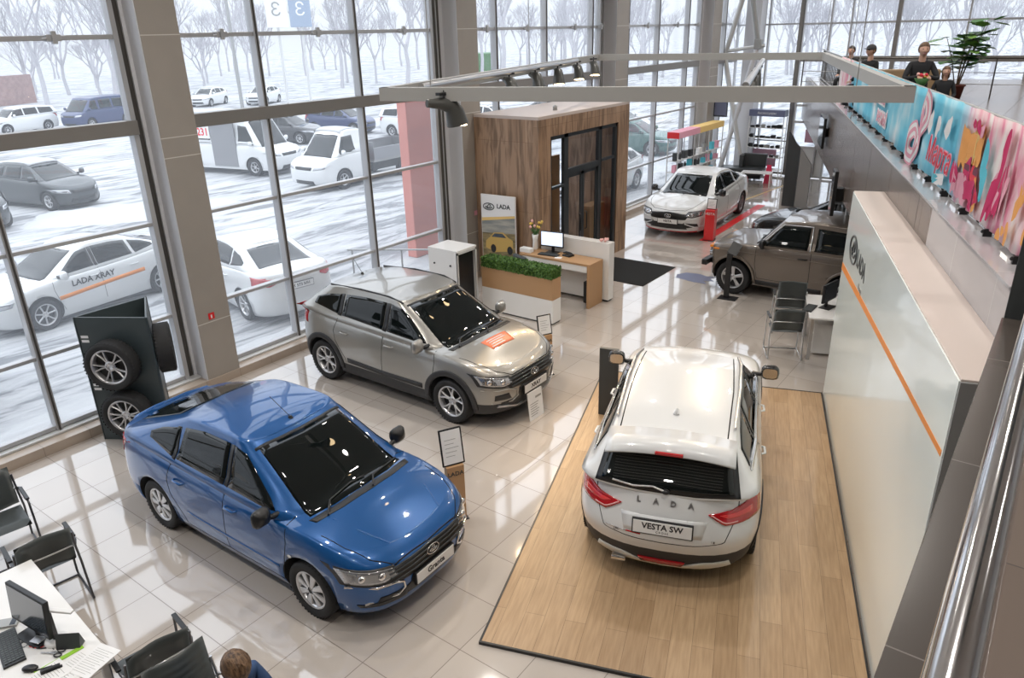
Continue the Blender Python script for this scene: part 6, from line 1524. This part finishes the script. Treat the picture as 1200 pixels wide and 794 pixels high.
hbw=SW_((.85,.40,0,0)); wgw=[([(.9,1.08),(.1,1.10)],[(.55,1.45),(.1,1.50)]),([(.02,1.10),(-.85,1.12)],[(.02,1.51),(-.83,1.51)]),([(-.95,1.13),(-1.9,1.15)],[(-.93,1.50),(-1.8,1.45)])]
G_='cars parked in the snow'
c=sedan('parked_hatchback','white car with lettering on its door just outside the near window',(-16.6,6.75,ZG),R(-84),plate='',group=G_,detail=False,sub=2)
for k,(t,z,mm_) in enumerate((('LADA XRAY',.78,'ink_black'),)): text(t,.17,mm_,frame_mtx((.25,c.S['W']+.012,z),(-1,0,0),(0,0,1)),c.root,'door_lettering',bold=.003)
c.strip('orange_stripe',[(1.0,.56),(0,.62),(-.9,.66)],.08,'L','orange',.004,12,True)
sedan('parked_sedan','white sedan parked tail-first outside the second window, red tail lights',(-13.9,9.1,ZG),R(170),plate='',rear_plate='К 573 МН',group=G_,detail=False,sub=2)
sedan('parked_sedan','white car tail with red light at the left edge outside',(-14.75,2.65,ZG),R(176),plate='',group=G_,detail=False,sub=2)
GW_='van_win'
simple_car('parked_hatchback','dark grey snow-capped hatchback facing the showroom',HB,(-29.0,11.3,ZG),R(12),hbw,None,group=G_,snow=True)
simple_car('parked_wagon','white car front at the left edge in front of the dark hatchback',WG,(-27.6,8.0,ZG),R(8),wgw,None,group=G_)
simple_car('parked_wagon','white estate car parked far back left of the blue van',WG,(-55,21.0,ZG),R(-80),wgw,None,group=G_,paint='paint_white')
vw=[([(1.5,1.22),(.75,1.22)],[(1.15,1.75),(.75,1.78)]),([(.55,1.22),(-.45,1.22)],[(.55,1.78),(-.45,1.78)]),([(-.6,1.22),(-2.1,1.22)],[(-.6,1.78),(-2.1,1.76)])]
simple_car('parked_van','blue minibus van parked far back under the trees',VN,(-53.5,25.3,ZG),R(-72),vw,None,rw=([(-.7,1.25),(.7,1.25)],[(-.65,1.75),(.65,1.75)]),group=G_)
mb_=simple_car('route_minibus','white route minibus with an open side door and red 231 sign',MBS,(-28.7,19.1,ZG),R(12),[([(1.75,1.28),(.95,1.28)],[(1.38,1.95),(.95,2.0)]),([(-.55,1.28),(-2.5,1.28)],[(-.55,2.05),(-2.5,2.0)])],None,group=G_,snow=True)
b=MB(); b.box(-.45,.85,-1.015,-.96,.35,2.1,.01); b.build('open_doorway','wheel_grey',mb_.root)
b=MB(); b.box(-1.20,-.48,-1.02,-.985,1.45,1.95); sg_=b.build('route_sign','plate_white',mb_.root); text('231',.42,'red',frame_mtx((-.84,-1.022,1.70),(1,0,0),(0,0,1)),sg_,'route_number',bold=.01)
tr=simple_car('flatbed_truck','white snow-capped flatbed truck parked broadside behind the minibus',GZ,(-22.45,20.1,ZG),R(-88),[([(1.75,1.32),(.95,1.30)],[(1.42,1.85),(.95,1.88)])],None,group=G_,snow=True)
b=MB(); b.box(-3.1,.1,-1.0,1.0,.75,.85,.01); b.build('cargo_floor','grey_metal',tr.root)
for (n_,a) in (('side_board',(-3.1,.1,-1.03,-.98,.85,1.28)),('side_board',(-3.1,.1,.98,1.03,.85,1.28)),('tail_board',(-3.15,-3.1,-1.0,1.0,.85,1.28)),('head_board',(.05,.1,-1,1,.85,1.5))):
    b=MB(); b.box(*a); b.build(n_,'wheel_grey',tr.root)
for x in (-1.0,-1.3): pass
b=MB(); b.box(-3.0,.1,-.9,.9,.45,.75); b.build('chassis','black_plastic',tr.root)
more=[('parked_hatchback',HB,(-61,38.5),-60,'paint_white','snow-covered light car far beyond the minibus'),('parked_hatchback',HB,(-57.5,41.5),-60,'paint_white','second light car far beyond the minibus'),
 ('parked_hatchback',HB,(-34.5,26.0),20,'paint_black','black car behind the truck cab'),('parked_hatchback',HB,(-34.9,30.3),15,'paint_van_blue','dark blue car behind the truck cab'),
 ('parked_wagon',WG,(-29.5,31.2),10,'paint_white','white car behind the flatbed of the truck'),('parked_hatchback',HB,(-27.5,34.8),10,'paint_white','white hatchback farther right behind the truck'),('parked_hatchback',HB,(-25,38.5),5,'paint_black','dark car right of the white cars behind the truck'),
 ('parked_hatchback',HB,(-16.4,31.2),5,'paint_green','dark green car outside beyond the sports sedan'),('parked_sedan',HB,(-13.05,22.5),-88,'paint_white','white car close outside the window by the vestibule'),('parked_hatchback',HB,(-20,36),0,'paint_white','white car beyond the dark green car')]
for n_,S_,(x,y),a,p_,l in more:
    simple_car(n_,l,S_,(x,y,ZG),R(a),hbw if S_ is HB else wgw,None,group=G_,paint=p_,snow=(p_!='paint_green' and x<-20))
# red advertising pillar outside
mat('pillar_red',(.62,.22,.17),.6)
tag(MB().box(-.15,.15,-.6,.6,0,4.05,.02).build('pillar_sign','pillar_red',loc=(-13.0,13.75,ZG)),'tall pinkish-red advertising pillar outside between window and column','pillar')
e=empty('outdoor_railing',(-11.35,11.15,ZG),R(32),'low grey metal railing outside the second window','railing'); b=MB(); b.cyl((-1.2,0,.92),(1.2,0,.92),.02); b.build('top_rail','grey_metal',e)
for x in (-1.1,0,1.1): b=MB(); b.cyl((x,0,0),(x,0,.92),.02); b.build('post','grey_metal',e)
# fence and brick wall
mat('brick_red',(.24,.10,.085),.8); noise_col('brick_far',(.30,.20,.19),(.36,.25,.235),scale=3,rough=.85)
tag(MB().box(-8,8,-.2,.2,0,2.6).build('brick_wall','brick_far',loc=(-79.6,26,ZG),rot=(0,0,R(112))),'low red-brown brick building far left beyond the cars','building')
tag(MB().box(-3,3,-1.2,1.2,0,2.6,.05).build('kiosk','leaf_green',loc=(-70,88,ZG),rot=(0,0,R(130))),'small green kiosk far beyond the parking lot','kiosk')
# tall price totem outside
e=empty('price_totem',(-45.6,35.9,ZG),R(51.8),'tall white and grey price totem outside with big figures beyond the second window','sign'); 
mat('totem_white',(.82,.83,.84),.6); mat('totem_blue',(.30,.37,.48),.6)
b=MB(); b.box(-1.5,-.05,-.15,.15,5.9,12,.02); b.build('white_panel','totem_white',e); b=MB(); b.box(.05,1.5,-.15,.15,5.9,12,.02); b.build('blue_panel','totem_blue',e)
for x in (-.8,.8): b=MB(); b.cyl((x,0,0),(x,0,6.2),.09,n=12); b.build('post','light_metal',e)
text('Ɛ',1.2,'grey_metal',frame_mtx((-.8,-.16,7.0),(1,0,0),(0,0,1)),e,'price_figure'); text('Ɛ',1.2,'totem_white',frame_mtx((.8,-.16,7.0),(1,0,0),(0,0,1)),e,'price_figure')
# bare winter trees
mat('bark_hazed',(.47,.46,.485),.9)  # snowfall haze over the trees is put into this pale grey
def tree(loc,h,seed,label,spread=.5):
    rnd=random.Random(seed); b=MB()
    def grow(p,d,l,r_,lv):
        q=p+d*l; b.tube([p,p.lerp(q,.5)+Vector((rnd.uniform(-1,1),rnd.uniform(-1,1),0))*l*.04,q],[r_,r_*.85,r_*.7],5 if lv>1 else 7)
        if lv>=5: return
        for k in range(3 if lv<4 else 3):
            nd=(d+Vector((rnd.uniform(-1,1),rnd.uniform(-1,1),rnd.uniform(-.1,.6)))*spread).normalized(); grow(p.lerp(q,rnd.uniform(.7,1)),nd,l*rnd.uniform(.62,.8),r_*.6,lv+1)
    grow(Vector((0,0,0)),Vector((0,0,1)),h*.30,h*.014,0)
    o=b.build('bare_tree','bark_hazed',loc=loc); tag(o,label,'tree','bare trees outside'); return o
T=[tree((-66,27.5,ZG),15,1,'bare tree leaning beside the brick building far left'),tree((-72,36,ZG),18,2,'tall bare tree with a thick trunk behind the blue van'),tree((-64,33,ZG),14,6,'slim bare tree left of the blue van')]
spots=[(-75,44),(-70,50),(-82,56),(-66,58),(-60,62),(-72,66),(-56,70),(-50,66),(-46,74),(-62,80),(-40,78),(-34,82),(-90,40),(-95,30),(-100,48),(-28,90),(-20,84),(-12,92),(-4,86),(4,80),(12,88),(-8,70),(8,66),(18,72),(2,96),(24,84)]
rt=random.Random(77)
for i in range(130):
    t=rt.uniform(.02,1); d_=rt.uniform(88,150); a_=lerp(R(160),R(84),t); spots.append((cos(a_)*d_,sin(a_)*d_))
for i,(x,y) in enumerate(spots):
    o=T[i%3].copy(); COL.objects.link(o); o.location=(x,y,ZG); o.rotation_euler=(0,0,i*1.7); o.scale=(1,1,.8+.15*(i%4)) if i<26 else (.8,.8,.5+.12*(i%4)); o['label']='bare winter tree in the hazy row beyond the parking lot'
# lamp post
e=empty('street_lamp',(-41,28,ZG),label='grey lamp post outside behind the minibus',cat='lamp post'); b=MB(); b.cyl((0,0,0),(0,0,9),.12,.08); b.build('pole','grey_metal',e); b=MB(); b.cyl((0,0,8.9),(1.2,.4,9.2),.04); b.build('arm','grey_metal',e)
# ---------------------------------------------------------------- light
w=bpy.data.worlds.new('world'); SC.world=w; w.use_nodes=True; N=w.node_tree.nodes; L=w.node_tree.links; bg=N['Background']
tc=N.new('ShaderNodeTexCoord'); sp=N.new('ShaderNodeSeparateXYZ'); L.new(tc.outputs['Generated'],sp.inputs[0]); cr=N.new('ShaderNodeValToRGB')
bg.inputs[0].default_value=(.88,.93,1.0,1)
cl=N.new('ShaderNodeMath'); cl.operation='MAXIMUM'; cl.inputs[1].default_value=0; L.new(sp.outputs[2],cl.inputs[0]); ma=N.new('ShaderNodeMath'); ma.operation='MULTIPLY_ADD'; ma.inputs[1].default_value=SKY*2.3; ma.inputs[2].default_value=SKY; L.new(cl.outputs[0],ma.inputs[0]); L.new(ma.outputs[0],bg.inputs[1])
# falling-snow haze outside: a real thin volume over the yard
if HAZE>0:
    m=bpy.data.materials.new('snow_haze'); m.use_nodes=True; N=m.node_tree.nodes; L=m.node_tree.links; N.clear(); o=N.new('ShaderNodeOutputMaterial'); v=N.new('ShaderNodeVolumeScatter'); v.inputs['Density'].default_value=HAZE; v.inputs['Color'].default_value=(.95,.97,1,1); L.new(v.outputs[0],o.inputs['Volume']); MAT['snow_haze']=m
    hz=MB(); hz.box(-150,-11.5,-60,130,ZG,40); o=hz.build('snowfall_haze','snow_haze'); tag(o,'pale haze of falling snow over the yard','haze',kind='stuff')
mat('downlight',(1,1,1),.3,emit=(1,.93,.82),es=DL)
lp=empty('ceiling_light',(0,0,HC),label='round recessed ceiling downlight',cat='light',group='ceiling downlights')
b=MB(); b.lathe([(.16,0),(.17,-.02),(.13,-.025),(.125,0)],20); b.build('trim_ring','white_plastic',lp); b=MB(); b.cyl((0,0,-.004),(0,0,-.012),.125,n=20); b.build('diffuser','downlight',lp)
KID[lp.name]=kids(lp)
first=True
ld=bpy.data.lights.new('downlight','AREA'); ld.shape='DISK'; ld.size=.25; ld.energy=DLW; ld.color=(1,.95,.89); ld.spread=R(150)
for x in (-7.6,-4.3,-1.0,3.4):
    for y in (0,4.5,9,14,19,24):
        if first: lp.location=(x,y,HC); first=False
        else: dup(lp,(x,y,HC))
        l=bpy.data.objects.new('downlight_lamp',ld); COL.objects.link(l); l.location=(x,y,HC-.03)
# spotlights of the hanging frame
for i,(p,a) in enumerate(SPOTS):
    s_=bpy.data.lights.new('track_lamp','SPOT'); s_.energy=SPW; s_.color=(1,.72,.42); s_.spot_size=R(62); s_.spot_blend=.6; s_.shadow_soft_size=.06
    l=bpy.data.objects.new('track_lamp',s_); COL.objects.link(l); l.location=p; l.rotation_euler=(a-p).to_track_quat('-Z','Y').to_euler()
# camera
cd=bpy.data.cameras.new('camera'); cam=bpy.data.objects.new('camera',cd); COL.objects.link(cam); SC.camera=cam
cd.sensor_width=36; cd.lens=871.1/1200*36; cd.clip_start=.05; cd.clip_end=600
Rv=Vector((.8049,.5930,-.0242)); Fv=Vector((-.556,.738,-.3817)).normalized()
exec_axes=None
Rv=RV; Uv=UV; Fv=FV
Mx=Matrix((Rv,Uv,-Fv)).transposed().to_4x4(); Mx.translation=Vector((0,0,5.044)); cam.matrix_world=Mx
vs=SC.view_settings; vs.view_transform='Standard'; vs.look='None'; vs.gamma=1; vs.use_curve_mapping=False; vs.exposure=EXPO
cy=SC.cycles; cy.max_bounces=8; cy.diffuse_bounces=4; cy.glossy_bounces=4; cy.transparent_max_bounces=24; cy.transmission_bounces=4; cy.volume_bounces=0; cy.sample_clamp_indirect=6; cy.use_denoising=True
try: cy.denoiser='OPENIMAGEDENOISE'; cy.denoising_input_passes='RGB_ALBEDO_NORMAL'
except Exception: pass
cy.caustics_reflective=False; cy.caustics_refractive=False
